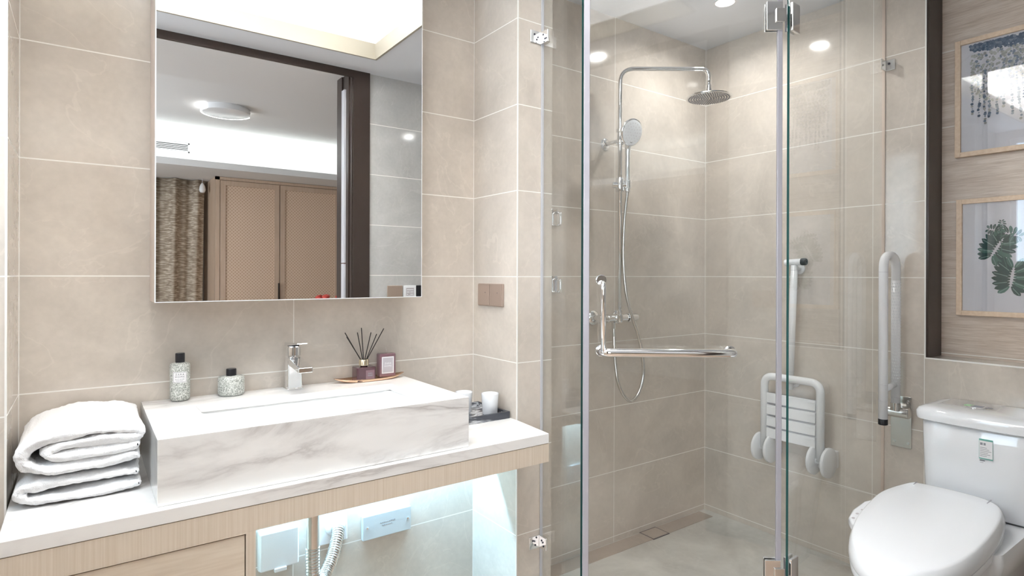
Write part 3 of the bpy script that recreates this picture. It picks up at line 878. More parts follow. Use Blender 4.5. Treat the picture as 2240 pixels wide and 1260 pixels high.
# towels: each a thick strip folded back and forth, swept along the depth
def towel(name, label, path, thick, y0, y1, seed, loc):
    r = random.Random(seed)
    P = spline([(x, 0, z) for x, z in path], 9)
    n = len(P)
    nrm = []
    for i in range(n):
        tdir = (P[min(i + 1, n - 1)] - P[max(i - 1, 0)]).normalized(); nrm.append(Vector((-tdir.z, 0, tdir.x)))
    # closed profile around the strip
    prof = [P[i] + nrm[i] * thick / 2 for i in range(n)] 
    e = (P[-1] - P[-2]).normalized()
    prof += [P[-1] + e * thick * .35 + nrm[-1] * thick * .25, P[-1] + e * thick * .35 - nrm[-1] * thick * .25]
    prof += [P[i] - nrm[i] * thick / 2 for i in range(n - 1, -1, -1)]
    e = (P[0] - P[1]).normalized()
    prof += [P[0] + e * thick * .35 - nrm[0] * thick * .25, P[0] + e * thick * .35 + nrm[0] * thick * .25]
    ctr = [P[i] for i in range(n)] + [P[-1], P[-1]] + [P[i] for i in range(n - 1, -1, -1)] + [P[0], P[0]]
    bm = BM(); rows = []
    ys = [0, .004, .010, .03, .08, .14, .2, .26, .29, .306, .312, .315]
    L = y1 - y0
    shr = [.25, .72, .94, 1, 1, 1, 1, 1, 1, .94, .72, .25]
    for yy, s in zip(ys, shr):
        ph = yy * 20
        row = []
        for k, (p, c_) in enumerate(zip(prof, ctr)):
            q = c_ + (p - c_) * s
            wob = .0022 * sin(ph + k * .21 + seed) + .0016 * sin(ph * 2.3 + k * .5)
            row.append(bm.verts.new((q.x + wob * .6, y0 + yy / .315 * L + .003 * sin(k * .17 + seed), q.z + wob * s)))
        rows.append(row)
    m_ = len(prof)
    for a, b in zip(rows, rows[1:]):
        for k in range(m_): bm.faces.new((a[k], a[(k + 1) % m_], b[(k + 1) % m_], b[k]))
    for row, flip in ((rows[0], 1), (rows[-1], 0)):
        for i in range(n - 1):
            a, b = row[i], row[i + 1]; c_, d = row[2 * n + 2 - 1 - i - 1 + 0], row[2 * n + 2 - 1 - i]
            try: bm.faces.new((a, b, c_, d) if flip else (d, c_, b, a))
            except ValueError: pass
    o = obj(name, bm, M['towel'], smooth=True, sub=1)
    tx = bpy.data.textures.new(name + '_terry', 'CLOUDS'); tx.noise_scale = .012; tx.noise_depth = 2
    dm = o.modifiers.new('terry', 'DISPLACE'); dm.texture = tx; dm.strength = .006; dm.texture_coords = 'GLOBAL'
    return tag(o, label, 'towel', 'white towels folded on the counter')
zt = ZT + .003
towel('folded_towel', 'thinner folded white towel at the bottom of the stack', [(.100, zt + .014), (.03, zt + .012), (-.07, zt + .011), (-.104, zt + .015), (-.113, zt + .0285), (-.103, zt + .040), (-.06, zt + .043), (.03, zt + .045), (.096, zt + .043)], .023, 1.622, 1.925, 3, None)
zz = zt + .0655
towel('folded_towel', 'thick folded white towel on top of the stack', [(.098, zz + .014), (.05, zz + .012), (-.03, zz + .010), (-.085, zz + .014), (-.108, zz + .030), (-.106, zz + .054), (-.078, zz + .072), (-.02, zz + .083), (.05, zz + .083), (.092, zz + .075), (.100, zz + .064), (.085, zz + .058), (.02, zz + .060), (-.045, zz + .056), (-.068, zz + .046), (-.055, zz + .037), (.02, zz + .036), (.096, zz + .040)], .0262, 1.616, 1.93, 8, None)

# mirror cabinet
t = thing('mirror_cabinet', 'large wall cabinet with mirror front above the sink', 'mirror', (.53, 1.87, 1.162))
bm = BM(); box(bm, .146, .9205, 1.806, YA - .001, 1.162, ZC - .02); obj('body', bm, M['cab_side'], t)
bm = BM(); box(bm, .146, .9205, 1.8003, 1.8055, 1.162, ZC - .02); obj('mirror_edge', bm, M['white_plastic'], t)
bm = BM(); box(bm, .1485, .918, 1.7998, 1.8003, 1.1645, ZC - .021); obj('mirror_panel', bm, M['mirror'], t)

# switch on the side wall
t = thing('light_switch', 'bronze double switch plate on the tiled return wall right of the mirror', 'switch', (XB, 1.818, 1.163))
bm = BM(); box(bm, XB - .009, XB - .0005, 1.737, 1.898, 1.122, 1.205); obj('plate', bm, M['switch'], t, bev=.002)
for y0, y1 in ((1.740, 1.816), (1.8185, 1.895)):
    bm = BM(); box(bm, XB - .0115, XB - .009, y0, y1, 1.125, 1.202); o = obj('rocker', bm, M['switch'], t, bev=.001)
    bm = BM(); cyl(bm, (XB - .0114, (y0 + y1) / 2 - .012, 1.172), (-1, 0, 0), .0018, .0005, 10); obj('dot', bm, M['ink'], o)

# items under the counter
Yw = YA - .0005
t = thing('socket_cover', 'white splash-proof socket cover on the wall under the counter', 'socket', (.488, YA, .385))
bm = BM(); box(bm, .432, .545, YA - .02, Yw, .322, .447); obj('base', bm, M['white_plastic'], t, bev=.004)
bm = BM(); box(bm, .430, .547, YA - .045, YA - .02, .330, .449); obj('flap', bm, M['white_plastic'], t, bev=.006)
bm = BM(); box(bm, .472, .508, YA - .049, YA - .035, .322, .334); obj('catch', bm, M['white_plastic'], t, bev=.002)
t = thing('outlet_plate', 'white square plate behind the corrugated drain pipe', 'plate', (.668, YA, .40))
bm = BM(); box(bm, .618, .715, YA - .012, Yw, .350, .462); obj('plate', bm, M['white_plastic'], t, bev=.004)
t = thing('access_plate', 'flat grey metal access plate with two screws under the counter', 'plate', (.855, YA, .37))
bm = BM(); box(bm, .766, .945, YA - .018, Yw, .330, .412); obj('plate', bm, M['plate_grey'], t, bev=.002)
for sx in (.781, .932):
    bm = BM(); cyl(bm, (sx, YA - .018, .372), (0, -1, 0), .004, .003, 14, b=.001); obj('screw', bm, M['chrome'], t)
bm = BM()
rr_ = random.Random(4)
for row, n in ((0, 9), (1, 6)):
    for k in range(n):
        x = .828 + k * .0065 + row * .008; z = .378 - row * .009
        box(bm, x, x + .0035, YA - .0184, YA - .0179, z, z + .004 * (.4 + .6 * rr_.random()))
obj('engraving', bm, M['ink_grey'], t)
t = thing('drain_pipe', 'steel sink drain with corrugated hose bending into the wall', 'pipe', (.527, 1.70, .55))
bm = BM(); tube(bm, [(.527, 1.70, .735 - .032), (.527, 1.70, .455)], .0175, 24); obj('tailpiece', bm, M['steel'], t, autosm=40)
pts = spline([(.527, 1.70, .46), (.527, 1.70, .42), (.529, 1.701, .380), (.541, 1.713, .350), (.563, 1.738, .336), (.59, 1.775, .340), (.622, 1.815, .358), (.652, 1.86, .388), (.668, 1.893, .406), (.672, 1.920, .408)], 16)
# even resampling then ridges
acc = [0]
for a, b in zip(pts, pts[1:]): acc.append(acc[-1] + (b - a).length)
tot = acc[-1]; steps = int(tot / .0018); res = []; rad = []
j = 0
for k in range(steps + 1):
    s = tot * k / steps
    while j < len(acc) - 2 and acc[j + 1] < s: j += 1
    f = (s - acc[j]) / max(acc[j + 1] - acc[j], 1e-9); res.append(pts[j].lerp(pts[j + 1], f))
    rad.append(.0185 + .0022 * sin(s / .0085 * 2 * pi))
bm = BM(); tube(bm, res, rad, 24); obj('corrugated_hose', bm, M['steel'], t, smooth=True)
bm = BM(); lathe(bm, [(.012, .012), (.034, .012), (.034, .017), (.026, .030), (.020, .034), (.012, .034)], (.672, YA, .408), (0, -1, 0), 32); obj('wall_flange', bm, M['white_plastic'], t, autosm=40)

# ------------------------------------------------------------ shower column
bx, byw = 1.917, YA - .0005
py = YA - .095
dirA = Vector((cos(yaw), -sin(yaw), 0))
t = thing('shower_set', 'chrome shower set with mixer and round rain head on the back wall', 'shower', (bx, YA, 1.04))
bm = BM()
zt_ = 2.150
tube(bm, round_path([(bx, py, 1.075), (bx, py, zt_), Vector((bx, py, zt_)) + dirA * .392, Vector((bx, py, 2.075)) + dirA * .392], .065, 10), .0095, 20)
obj('riser_pipe', bm, M['chrome'], t, smooth=True)
hx = Vector((bx, py, 0)) + dirA * .392
bm = BM(); lathe(bm, [(.009, 2.078), (.0125, 2.078), (.0125, 2.062), (.0145, 2.060), (.0145, 2.046), (.011, 2.043), (.011, 2.036), (.018, 2.034), (0, 2.034)], (hx.x, hx.y, 0), seg=24); obj('swivel_joint', bm, M['chrome'], t, autosm=35)
bm = BM(); lathe(bm, [(0, 2.034), (.03, 2.034), (.094, 2.029), (.099, 2.026), (.099, 2.022), (.096, 2.020), (0, 2.020)], (hx.x, hx.y, 0), seg=64); rh = obj('rain_head', bm, M['chrome'], t, autosm=50)
bm = BM(); lathe(bm, [(0, 2.0198), (.093, 2.0198), (.093, 2.0192), (0, 2.0192)], (hx.x, hx.y, 0), seg=64); obj('spray_plate', bm, M['steel'], rh)
bm = BM()
for ring_ in range(1, 9):
    nn = ring_ * 7
    for k in range(nn):
        a = 2 * pi * k / nn; r = ring_ * .0107
        lathe(bm, [(0.0022, 2.0192), (.0017, 2.0168), (0, 2.0168)], (hx.x + r * cos(a), hx.y + r * sin(a), 0), seg=6)
o = obj('nozzles', bm, M['ink_grey'], rh)
bm = BM(); lathe(bm, [(0, 0), (.0275, 0), (.0275, .004), (.022, .008), (.011, .010), (.0095, .03), (.0095, .082), (0, .084)], (bx, byw, 1.832), (0, -1, 0), 28); obj('wall_bracket', bm, M['chrome'], t, autosm=35)
bm = BM(); lathe(bm, [(0.009, 1.812), (.0145, 1.812), (.0155, 1.816), (.0155, 1.838), (.013, 1.842), (.013, 1.868), (.0165, 1.870), (.0165, 1.882), (.009, 1.884)], (bx, py, 0), seg=24); obj('collar', bm, M['chrome'], t, autosm=35)
# slider holder
bm = BM(); lathe(bm, [(.009, 1.605), (.0165, 1.605), (.018, 1.608), (.018, 1.664), (.0165, 1.667), (.009, 1.667)], (bx, py, 0), seg=24)
cyl(bm, Vector((bx, py, 1.636)) - dirA * .035, dirA, .0145, .075, 24, b=.003)
cyl(bm, Vector((bx, py, 1.636)) + dirA * .034 + Vector((0, -.0, -.016)), (0, 0, 1), .016, .036, 20, b=.002)
obj('slider', bm, M['chrome'], t, autosm=35)
# mixer
my = YA - .075
for xx in (1.846, 2.000):
    bm = BM(); lathe(bm, [(0, 0), (.033, 0), (.033, .006), (.026, .014), (.014, .018), (.012, .03), (.012, .062), (0, .063)], (xx, byw, 1.046), (0, -1, 0), 28); obj('escutcheon', bm, M['chrome'], t, autosm=35)
bm = BM(); lathe(bm, [(0, 0), (.017, 0), (.0195, .003), (.0195, .043), (.0165, .046), (.0165, .05), (.018, .052), (.018, .168), (.0165, .170), (.0165, .174), (0, .174)], (1.808, my, 1.046), (1, 0, 0), 28); obj('mixer_body', bm, M['chrome'], t, autosm=30)
bm = BM(); lathe(bm, [(0, 0), (.021, 0), (.022, .002), (.022, .012), (.018, .014), (.018, .058), (.016, .062), (0, .062)], (1.985, my, 1.046), (1, 0, 0), 28); cyl(bm, (2.012, my, 1.058), (.1, -.3, 1), .004, .022, 12, b=.001)
obj('mixer_handle', bm, M['chrome'], t, autosm=30)
bm = BM(); lathe(bm, [(0, 1.03), (.014, 1.03), (.016, 1.035), (.016, 1.062), (.013, 1.066), (.013, 1.082), (.0105, 1.086), (0, 1.086)], (bx, py, 0), seg=22)
cyl(bm, (bx, py - .0, 1.046), (0, 1, 0), .012, .02, 16)
cyl(bm, (1.897, my - .004, 1.000), (0, 0, 1), .009, .03, 18, b=.001)
obj('outlet_elbow', bm, M['chrome'], t, autosm=30)
# hand shower
t = thing('hand_shower', 'chrome hand shower with pale oval face hanging on the column slider', 'shower head', (1.95, 1.80, 1.64))
fc = Vector((1.935, 1.800, 1.862)); nv = Vector((-.22, -.92, -.28)).normalized()
up2 = (upv - nv * upv.dot(nv)).normalized(); si = up2.cross(nv)
bm = BM(); rings = []
for r, d in ((.0, -.020), (.022, -.018), (.045, -.010), (.0535, .000), (.0535, .006), (.050, .009)):
    if r == 0: rings.append([bm.verts.new(fc + nv * d)]); continue
    rings.append([bm.verts.new(fc + nv * d + (si * cos(2 * pi * k / 36) * r + up2 * sin(2 * pi * k / 36) * r * 1.12)) for k in range(36)])
for a, b in zip(rings, rings[1:]):
    for k in range(36):
        k2 = (k + 1) % 36
        if len(a) == 1: bm.faces.new((a[0], b[k], b[k2]))
        else: bm.faces.new((a[k], a[k2], b[k2], b[k]))
bm.faces.new(rings[-1])
obj('head', bm, M['chrome'], t, autosm=45)
bm = BM(); rr = [bm.verts.new(fc + nv * .0095 + (si * cos(2 * pi * k / 36) * .0482 + up2 * sin(2 * pi * k / 36) * .0482 * 1.12)) for k in range(36)]
r2 = [bm.verts.new(fc + nv * .0125 + (si * cos(2 * pi * k / 36) * .042 + up2 * sin(2 * pi * k / 36) * .042 * 1.12)) for k in range(36)]
for k in range(36): bm.faces.new((rr[k], rr[(k + 1) % 36], r2[(k + 1) % 36], r2[k]))
bm.faces.new(r2)
hf = obj('spray_face', bm, M['white_plastic'], t, smooth=True)
bm = BM()
for ring_ in range(1, 4):
    for k in range(ring_ * 6):
        a = 2 * pi * k / (ring_ * 6); q = fc + nv * .0125 + si * cos(a) * .0122 * ring_ + up2 * sin(a) * .0135 * ring_
        cyl(bm, q, nv, .0022, .0012, 8)
obj('nozzles', bm, M['ink_pale'], hf)
hb = Vector((bx, py, 1.63)) + dirA * .034
hp = spline([fc - up2 * .040 - nv * .006, fc - up2 * .068 - nv * .006, (hb + Vector((0, 0, .09))) , hb + Vector((0, 0, .03)), hb + Vector((0, 0, -.025))], 8)
rads = [.020 + (.0115 - .020) * min(1, i / 12) for i in range(len(hp))]
bm = BM(); tube(bm, hp, rads, 20); obj('handle', bm, M['chrome'], t, smooth=True)
hose = [(1.897, my - .004, 1.003), (1.893, my - .01, .964), (1.868, 1.83, .887), (1.864, 1.81, .789), (1.889, 1.80, .723), (1.941, 1.80, .687), (1.99, 1.80, .72), (2.017, 1.80, .794), (2.010, 1.80, .876), (1.985, 1.80, .969), (1.957, 1.81, 1.051), (1.932, 1.825, 1.162), (1.925, 1.835, 1.321), (1.932, 1.835, 1.479), hb + Vector((0, 0, -.022))]
bm = BM(); tube(bm, spline(hose, 12), .0074, 14); obj('hose', bm, M['steel'], t, smooth=True)

# small chrome wall brackets left of the column
def wb(z, label):
    t = thing('corner_hook', label, 'hook', (1.612, YA, z), group='chrome hooks on the shower wall')
    bm = BM(); prism(bm, [(a, b) for a, b in rrect(1.596, 1.634, YA - .008, YA - .0005, .003)], z - .036, z + .036); obj('plate', bm, M['chrome'], t, bev=.002)
    bm = BM(); tube(bm, round_path([(1.626, YA - .008, z + .02), (1.626, YA - .035, z + .02), (1.626, YA - .035, z - .034), (1.626, YA - .018, z - .034)], .012, 6), .005, 12); obj('arm', bm, M['chrome'], t, smooth=True)
    return t
k0 = wb(1.482, 'upper small chrome hook on the shower back wall, seen through the side glass')
dup(k0, (0, 0, -.283), 'lower small chrome hook on the shower back wall, seen through the side glass')

# linear drain
t = thing('floor_drain', 'square tile-insert drain in the stone channel by the shower back wall', 'drain', (2.20, 1.90, .006))
bm = BM(); box(bm, 2.154, 2.256, 1.856, 1.934, .0065, .0095); obj('insert', bm, M['strip_stone'], t)
bm = BM()
for a in ((2.148, 2.154, 1.85, 1.94), (2.256, 2.262, 1.85, 1.94), (2.154, 2.256, 1.85, 1.856), (2.154, 2.256, 1.934, 1.94)): box(bm, *a, .0065, .0085)
obj('frame', bm, M['ink'], t)
bm = BM(); box(bm, XD + .002, 2.148, 1.855, 1.935, .006, .0085); box(bm, 2.262, 2.60, 1.855, 1.935, .006, .0085)
struct('floor_channel', bm, M['strip_stone'])

# ------------------------------------------------------------ shower enclosure
ZG1 = 2.42
A = Vector((1.323, 1.434, 0)); B = Vector((1.83, 1.04, 0)); dd = (B - A).normalized(); nn_ = Vector((dd.y, -dd.x, 0))  # nn_ points to the room
if nn_.dot(A) > 0: nn_ = -nn_
Z = Vector((0, 0, 1)); LD = (B - A).length
def pane(name, parent, o, ax, ay, l, th, z0, z1, clear_end=True):
    bm = BM(); obox(bm, o, ax, ay, Z, (0, l), (-th / 2, th / 2), (z0, z1))
    for f in bm.faces: f.material_index = 0
    ob = obj(name, bm, [M['glass'], M['glass_edge']], parent)
    axv = Vector(ay)
    for p in ob.data.polygons:
        if abs(p.normal.dot(axv)) < .5: p.material_index = 1
        if clear_end and p.normal.dot(Vector(ax)) < -.5: p.material_index = 0
    return ob
t = thing('fixed_glass_panel', 'narrow fixed shower glass beside the partition wall', 'glass panel', (1.323, 1.55, .006))
o0 = Vector((1.323, YC - .002, 0)); ax_ = Vector((0, -1, 0)); LL = YC - .002 - 1.445
pane('pane', t, o0, ax_, (1, 0, 0), LL, .008, .012, ZG1)
bm = BM(); obox(bm, o0, ax_, (1, 0, 0), Z, (0, .0025), (-.0055, .0055), (.012, ZG1)); obj('wall_sealant', bm, M['seal'], t)
for z in (2.080, .290):
    bm = BM(); s = .022
    box(bm, 1.268, 1.3185, YC - .005, YC - .0005, z - s, z + s); box(bm, 1.312, 1.3185, YC - .044, YC - .005, z - s, z + s)
    ob = obj('wall_clamp', bm, M['chrome'], t, bev=.002)
    for q in ((1.285, z + .008), (1.295, z - .009)):
        bm = BM(); cyl(bm, (q[0], YC - .005, q[1]), (0, -1, 0), .0035, .0012, 10); obj('clamp_screw', bm, M['ink'], ob)
    for q in ((YC - .02, z + .008), (YC - .03, z - .009)):
        bm = BM(); cyl(bm, (1.312, q[0], q[1]), (-1, 0, 0), .0035, .0012, 10); obj('clamp_screw', bm, M['ink'], ob)
t2 = thing('fixed_glass_panel', 'wide fixed shower glass meeting the right wall beside the toilet', 'glass panel', (2.24, 1.06, .006))
C0 = Vector((XR - .002, 1.083, 0)); ax2 = (B + dd * .012 - C0); L2 = ax2.length; ax2.normalize(); ay2 = Vector((-ax2.y, ax2.x, 0))
if ay2.y > 0: ay2 = -ay2
pane('pane', t2, C0, ax2, ay2, L2, .008, .012, ZG1)
bm = BM(); obox(bm, C0, ax2, ay2, Z, (0, .002), (-.0055, .0055), (.012, ZG1)); obj('wall_sealant', bm, M['cab_side'], t2)
for z in (2.095,):
    bm = BM(); s = .022
    box(bm, XR - .005, XR - .0005, 1.040, 1.078, z - s, z + s)
    obox(bm, C0, ax2, ay2, Z, (.003, .045), (.0045, .009), (z - s, z + s))
    ob = obj('wall_clamp', bm, M['steel'], t2, bev=.002)
    bm = BM(); cyl(bm, (XR - .005, 1.062, z + .006), (-1, 0, 0), .0045, .0012, 12); obj('clamp_screw', bm, M['ink'], ob)
t3 = thing('shower_door', 'hinged clear glass shower door with chrome L-shaped towel handle', 'door', (1.58, 1.24, .01))
pane('pane', t3, A + dd * .004, dd, nn_, LD - .016, .008, .014, ZG1, False)
bm = BM(); obox(bm, A, dd, nn_, Z, (-.004, .016), (-.007, .007), (.012, ZG1)); obj('edge_seal', bm, M['edge_seal'], t3, bev=.002)
bm = BM(); obox(bm, A, dd, nn_, Z, (LD - .024, LD - .008), (-.006, .006), (.012, ZG1)); obj('edge_seal', bm, M['edge_seal'], t3, bev=.002)
for z in (2.073, .278):
    hs = .046
    bm = BM(); obox(bm, A, dd, nn_, Z, (LD - .062, LD - .012), (.0045, .013), (z - hs, z + hs)); obox(bm, A, dd, nn_, Z, (LD - .062, LD - .012), (-.013, -.0045), (z - hs, z + hs))
    hg = obj('hinge', bm, M['chrome'], t3, bev=.002)
    bm = BM(); obox(bm, A, dd, nn_, Z, (LD - .034, LD - .002), (.013, .019), (z - .022, z + .022)); obj('hinge_knuckle', bm, M['steel'], hg, bev=.002)
    E2 = C0 + ax2 * L2
    bm = BM(); obox(bm, E2, -ax2, ay2, Z, (.002, .05), (.0045, .014), (z - hs, z + hs)); obox(bm, E2, -ax2, ay2, Z, (.002, .05), (-.014, -.0045), (z - hs, z + hs))
    obj('hinge', bm, M['chrome'], t3, bev=.002)
# handle: standoffs, vertical bar and long horizontal bar
Pd = lambda s, off, z: A + dd * s + nn_ * off + Z * z
bm = BM(); tube(bm, round_path([Pd(.056, .008, 1.212), Pd(.056, .055, 1.212), Pd(.056, .055, .997)], .02, 8), .0085, 18); vb = obj('vertical_bar', bm, M['chrome'], t3, smooth=True)
bm = BM(); tube(bm, round_path([Pd(.056, .006, .992), Pd(.056, .055, .992), Pd(.468, .055, .992), Pd(.468, .006, .992)], .022, 8), .0140, 22); obj('towel_bar', bm, M['chrome'], t3, smooth=True)
bm = BM(); cyl(bm, Pd(.054, .0045, 1.222), nn_, .017, .008, 28, b=.002); cyl(bm, Pd(.056, .0045, .992), nn_, .019, .006, 28, b=.002); cyl(bm, Pd(.468, .0045, .992), nn_, .019, .006, 28, b=.002)
obj('rosette', bm, M['chrome'], t3, autosm=40)

# ------------------------------------------------------------ folding shower seat
XS = XR - .095
t = thing('folding_bench', 'white slatted folding shower bench folded up against the tiled wall', 'bench', (XS, 1.42, .40))
ya, yb = 1.548, 1.290
bm = BM(); tube(bm, round_path([(XS, ya, .44), (XS, ya, .775), (XS, yb, .775), (XS, yb, .44)], .045, 8), .0170, 20); obj('frame_tube', bm, M['white_plastic'], t, smooth=True)
for k in range(4):
    z1 = .700 - k * .0535; z0_ = z1 - .045
    bm = BM()
    n = 14
    fr = []; bk = []
    for i in range(n + 1):
        y = ya - .017 - (ya - yb - .034) * i / n; bulge = -.006 * sin(pi * i / n)
        fr.append([bm.verts.new((XS - .012 + bulge, y, z)) for z in (z0_, z0_ + .004, z1 - .004, z1)])
        bk.append([bm.verts.new((XS + .008, y, z)) for z in (z0_, z0_ + .004, z1 - .004, z1)])
    for i in range(n):
        for j in range(3): bm.faces.new((fr[i][j], fr[i + 1][j], fr[i + 1][j + 1], fr[i][j + 1]))
        for j in range(3): bm.faces.new((bk[i][j], bk[i][j + 1], bk[i + 1][j + 1], bk[i + 1][j]))
        bm.faces.new((fr[i][3], fr[i + 1][3], bk[i + 1][3], bk[i][3])); bm.faces.new((fr[i][0], bk[i][0], bk[i + 1][0], fr[i + 1][0]))
    bm.faces.new([fr[0][0], fr[0][1], fr[0][2], fr[0][3], bk[0][3], bk[0][2], bk[0][1], bk[0][0]])
    bm.faces.new([bk[n][0], bk[n][1], bk[n][2], bk[n][3], fr[n][3], fr[n][2], fr[n][1], fr[n][0]])
    sl = obj('slat', bm, M['white_plastic'], t, bev=.0015)
    if k < 3:
        bm = BM()
        for i in range(1):
            box(bm, XS - .0160, XS - .0110, ya - .075, ya - .030, z0_ - .0055, z0_ - .0015)
        obj('slot', bm, M['ink_grey'], sl)
    bm = BM(); box(bm, XS - .0155, XS - .011, yb + .02, ya - .02, z1 - .014, z1 - .010)
    obj('ridge', bm, M['white_plastic'], sl)
bm = BM(); box(bm, XS - .004, XS + .004, yb + .016, ya - .016, .50, .70); obj('back_panel', bm, M['seal'], t)
for y in (ya, yb):
    bm = BM()
    for off in (.030, -.030):
        # rounded cheek discs either side of the tube
        prismpts = []
        cc = Vector((XS + .01, y + off, .440))
        for s, yo in ((0, -.007), (1, .007)):
            pass
        lathe(bm, [(0, -.010), (.058, -.010), (.064, -.005), (.064, .005), (.058, .010), (0, .010)], cc, (0, 1, 0), 32)
    obj('bracket_cheek', bm, M['white_plastic'], t, autosm=40)
    bm = BM(); cyl(bm, (XS + .01, y - .022, .440), (0, 1, 0), .016, .044, 20); box(bm, XS + .02, XR - .0005, y - .034, y + .034, .405, .478)
    obj('wall_mount', bm, M['white_plastic'], t, bev=.003)

# grab bar with a T top behind the seat
t = thing('grab_bar', 'white upright grab bar with T top behind the folded bench', 'grab bar', (XR, 1.44, .9))
XT = XR - .045
bm = BM(); tube(bm, [(XT, 1.455, .72), (XT, 1.434, 1.285)], .0155, 20); obj('upright', bm, M['white_plastic'], t, smooth=True)
bm = BM(); tube(bm, [(XT, 1.476, 1.297), (XT, 1.400, 1.300)], .0150, 20); obj('crossbar', bm, M['white_plastic'], t, autosm=40)
bm = BM(); lathe(bm, [(0, 0), (.0155, 0), (.0165, .002), (.0165, .018), (.014, .022), (.007, .022), (.007, .018), (0, .018)], (XT, 1.401, 1.300), (0, -1, 0), 24); obj('end_cap', bm, M['black'], t, autosm=40)
for y, z in ((1.454, .75), (1.434, 1.27)):
    bm = BM(); lathe(bm, [(0, 0), (.012, 0), (.012, .0365), (.024, .0375), (.026, .039), (.026, .0482), (0, .0482)], (XT + .002, y, z), (1, 0, 0), 24)
    obj('standoff', bm, M['white_plastic'], t, autosm=40)
for z in (1.262, .80):
    bm = BM(); f = (z - .72) / (1.285 - .72); cyl(bm, (XT, 1.455 - .021 * f, z), (0, 0, 1), .0158, .0012, 20)
    obj('seam_ring', bm, M['seal'], t)

# fold-up support rail beside the toilet
t = thing('folding_rail', 'white U-shaped folding support rail raised beside the toilet', 'grab bar', (XR, 1.013, .56))
yg = 1.013; xb_, xf = XR - .06, 2.484
bm = BM(); tube(bm, round_path([(xb_, yg, .735), (xb_, yg, 1.318), (xf, yg, 1.318), (xf, yg, .690)], .055, 10), .0160, 22); obj('rail_tube', bm, M['white_plastic'], t, smooth=True)
bm = BM(); tube(bm, [(xb_, yg, .80), (xb_, yg, 1.22)], .0166, 22)
obj('grip_sleeve', bm, M['white_plastic'], t, smooth=True)
bm = BM()
for k in range(34):
    for j in range(7):
        a = radians(150 + j * 26 + (k % 2) * 13)
        q = Vector((xb_ + .0166 * cos(a), yg + .0166 * sin(a), .812 + k * .012)); lathe(bm, [(.0022, 0), (.0012, .0009), (0, .001)], q, (cos(a), sin(a), 0), 5)
tag(obj('grip_nubs', bm, M['white_gloss'], t), kind='stuff')
bm = BM(); lathe(bm, [(0, 0), (.0145, 0), (.0165, .002), (.0165, .022), (.0160, .023), (0, .023)], (xf, yg, .667), (0, 0, 1), 24); obj('end_cap', bm, M['black'], t, autosm=40)
bm = BM(); tube(bm, [(xf, yg, .800), (xb_, yg, .812)], .0115, 16); obj('cross_tie', bm, M['white_plastic'], t, smooth=True)
for x, z in ((xf, 1.252), (xf, .82), (xf, .76), (xb_, .76)):
    bm = BM(); cyl(bm, (x, yg, z), (0, 0, 1), .0163, .0012, 22); obj('seam_ring', bm, M['seal'], t)
bm = BM(); prism(bm, [(XR - .005, .978), (XR - .0005, .978), (XR - .0005, 1.052), (XR - .005, 1.052)], .553, .757); pl = obj('wall_plate', bm, M['steel'], t, bev=.001)
for y, z in ((.990, .572), (1.040, .572), (.990, .738), (1.040, .738)):
    bm = BM(); cyl(bm, (XR - .005, y, z), (-1, 0, 0), .005, .003, 12, b=.001); obj('plate_screw', bm, M['chrome'], pl)
bm = BM(); cyl(bm, (XR - .048, yg - .045, .700), (0, 1, 0), .021, .090, 26, b=.002); box(bm, XR - .05, XR - .005, yg - .022, yg + .022, .684, .716)
cyl(bm, (xb_, yg, .708), (0, 0, 1), .0185, .03, 24)
obj('pivot', bm, M['steel'], t, autosm=40)

# ------------------------------------------------------------ toilet
t = thing('toilet', 'white two-piece toilet with closed bidet seat against the ledge wall', 'toilet', (2.3, .74, 0))
ty0, ty1 = .520, .872; tx0, tx1 = 2.418, XR - .004
def loft(bm, secs):
    rg = [[bm.verts.new((x, y, z)) for x, y in pts] for z, pts in secs]
    for a, b in zip(rg, rg[1:]):
        for k in range(len(a)): bm.faces.new((a[k], a[(k + 1) % len(a)], b[(k + 1) % len(b)], b[k]))
    bm.faces.new(rg[0][::-1]); bm.faces.new(rg[-1]); return bm
def tank_out(ix, iy, r=.03, bow=.012):
    pts = rrect(tx0 + ix, tx1 - .002, ty0 + iy, ty1 - iy, r, 6)
    # bowed front face
    out = []
    for x, y in pts:
        if x < (tx0 + tx1) / 2: x -= bow * (1 - ((y - (ty0 + ty1) / 2) / ((ty1 - ty0) / 2)) ** 2)
        out.append((x, y))
    return out
def resample(o, n=72):
    L = [0]
    for a, b in zip(o, o[1:] + o[:1]): L.append(L[-1] + math.dist(a, b))
    res = []
    j = 0
    for k in range(n):
        s = L[-1] * k / n
        while L[j + 1] < s: j += 1
        f = (s - L[j]) / (L[j + 1] - L[j]); a = o[j]; b = o[(j + 1) % len(o)]
        res.append((a[0] + (b[0] - a[0]) * f, a[1] + (b[1] - a[1]) * f))
    return res
bm = BM()
rect = rrect(tx0, tx1 - .002, ty0, ty1, .035, 6)
def bow(pts, amt):
    out = []
    for x, y in pts:
        f = max(0, 1 - (x - tx0) / .06) if x < tx0 + .06 else 0
        out.append((x - amt * f * (1 - ((y - (ty0 + ty1) / 2) / ((ty1 - ty0) / 2)) ** 2), y))
    return out
def tk(ix, iy, r=.035, b=.014): return bow(resample(rrect(tx0 + ix, tx1 - .002, ty0 + iy, ty1 - iy, r, 8), 96), b)
loft(bm, [(.432, tk(.04, .03)), (.436, tk(.025, .018)), (.445, tk(.015, .012)), (.50, tk(.010, .009)), (.62, tk(.006, .006)), (.722, tk(.004, .004)), (.728, tk(.008, .008))])
tank = obj('tank', bm, M['white_gloss'], t, autosm=50)
bm = BM(); loft(bm, [(.729, tk(-.002, -.001)), (.733, tk(-.010, -.010)), (.742, tk(-.012, -.012)), (.758, tk(-.012, -.012)), (.770, tk(-.006, -.006)), (.776, tk(.010, .008)), (.778, tk(.03, .03))])
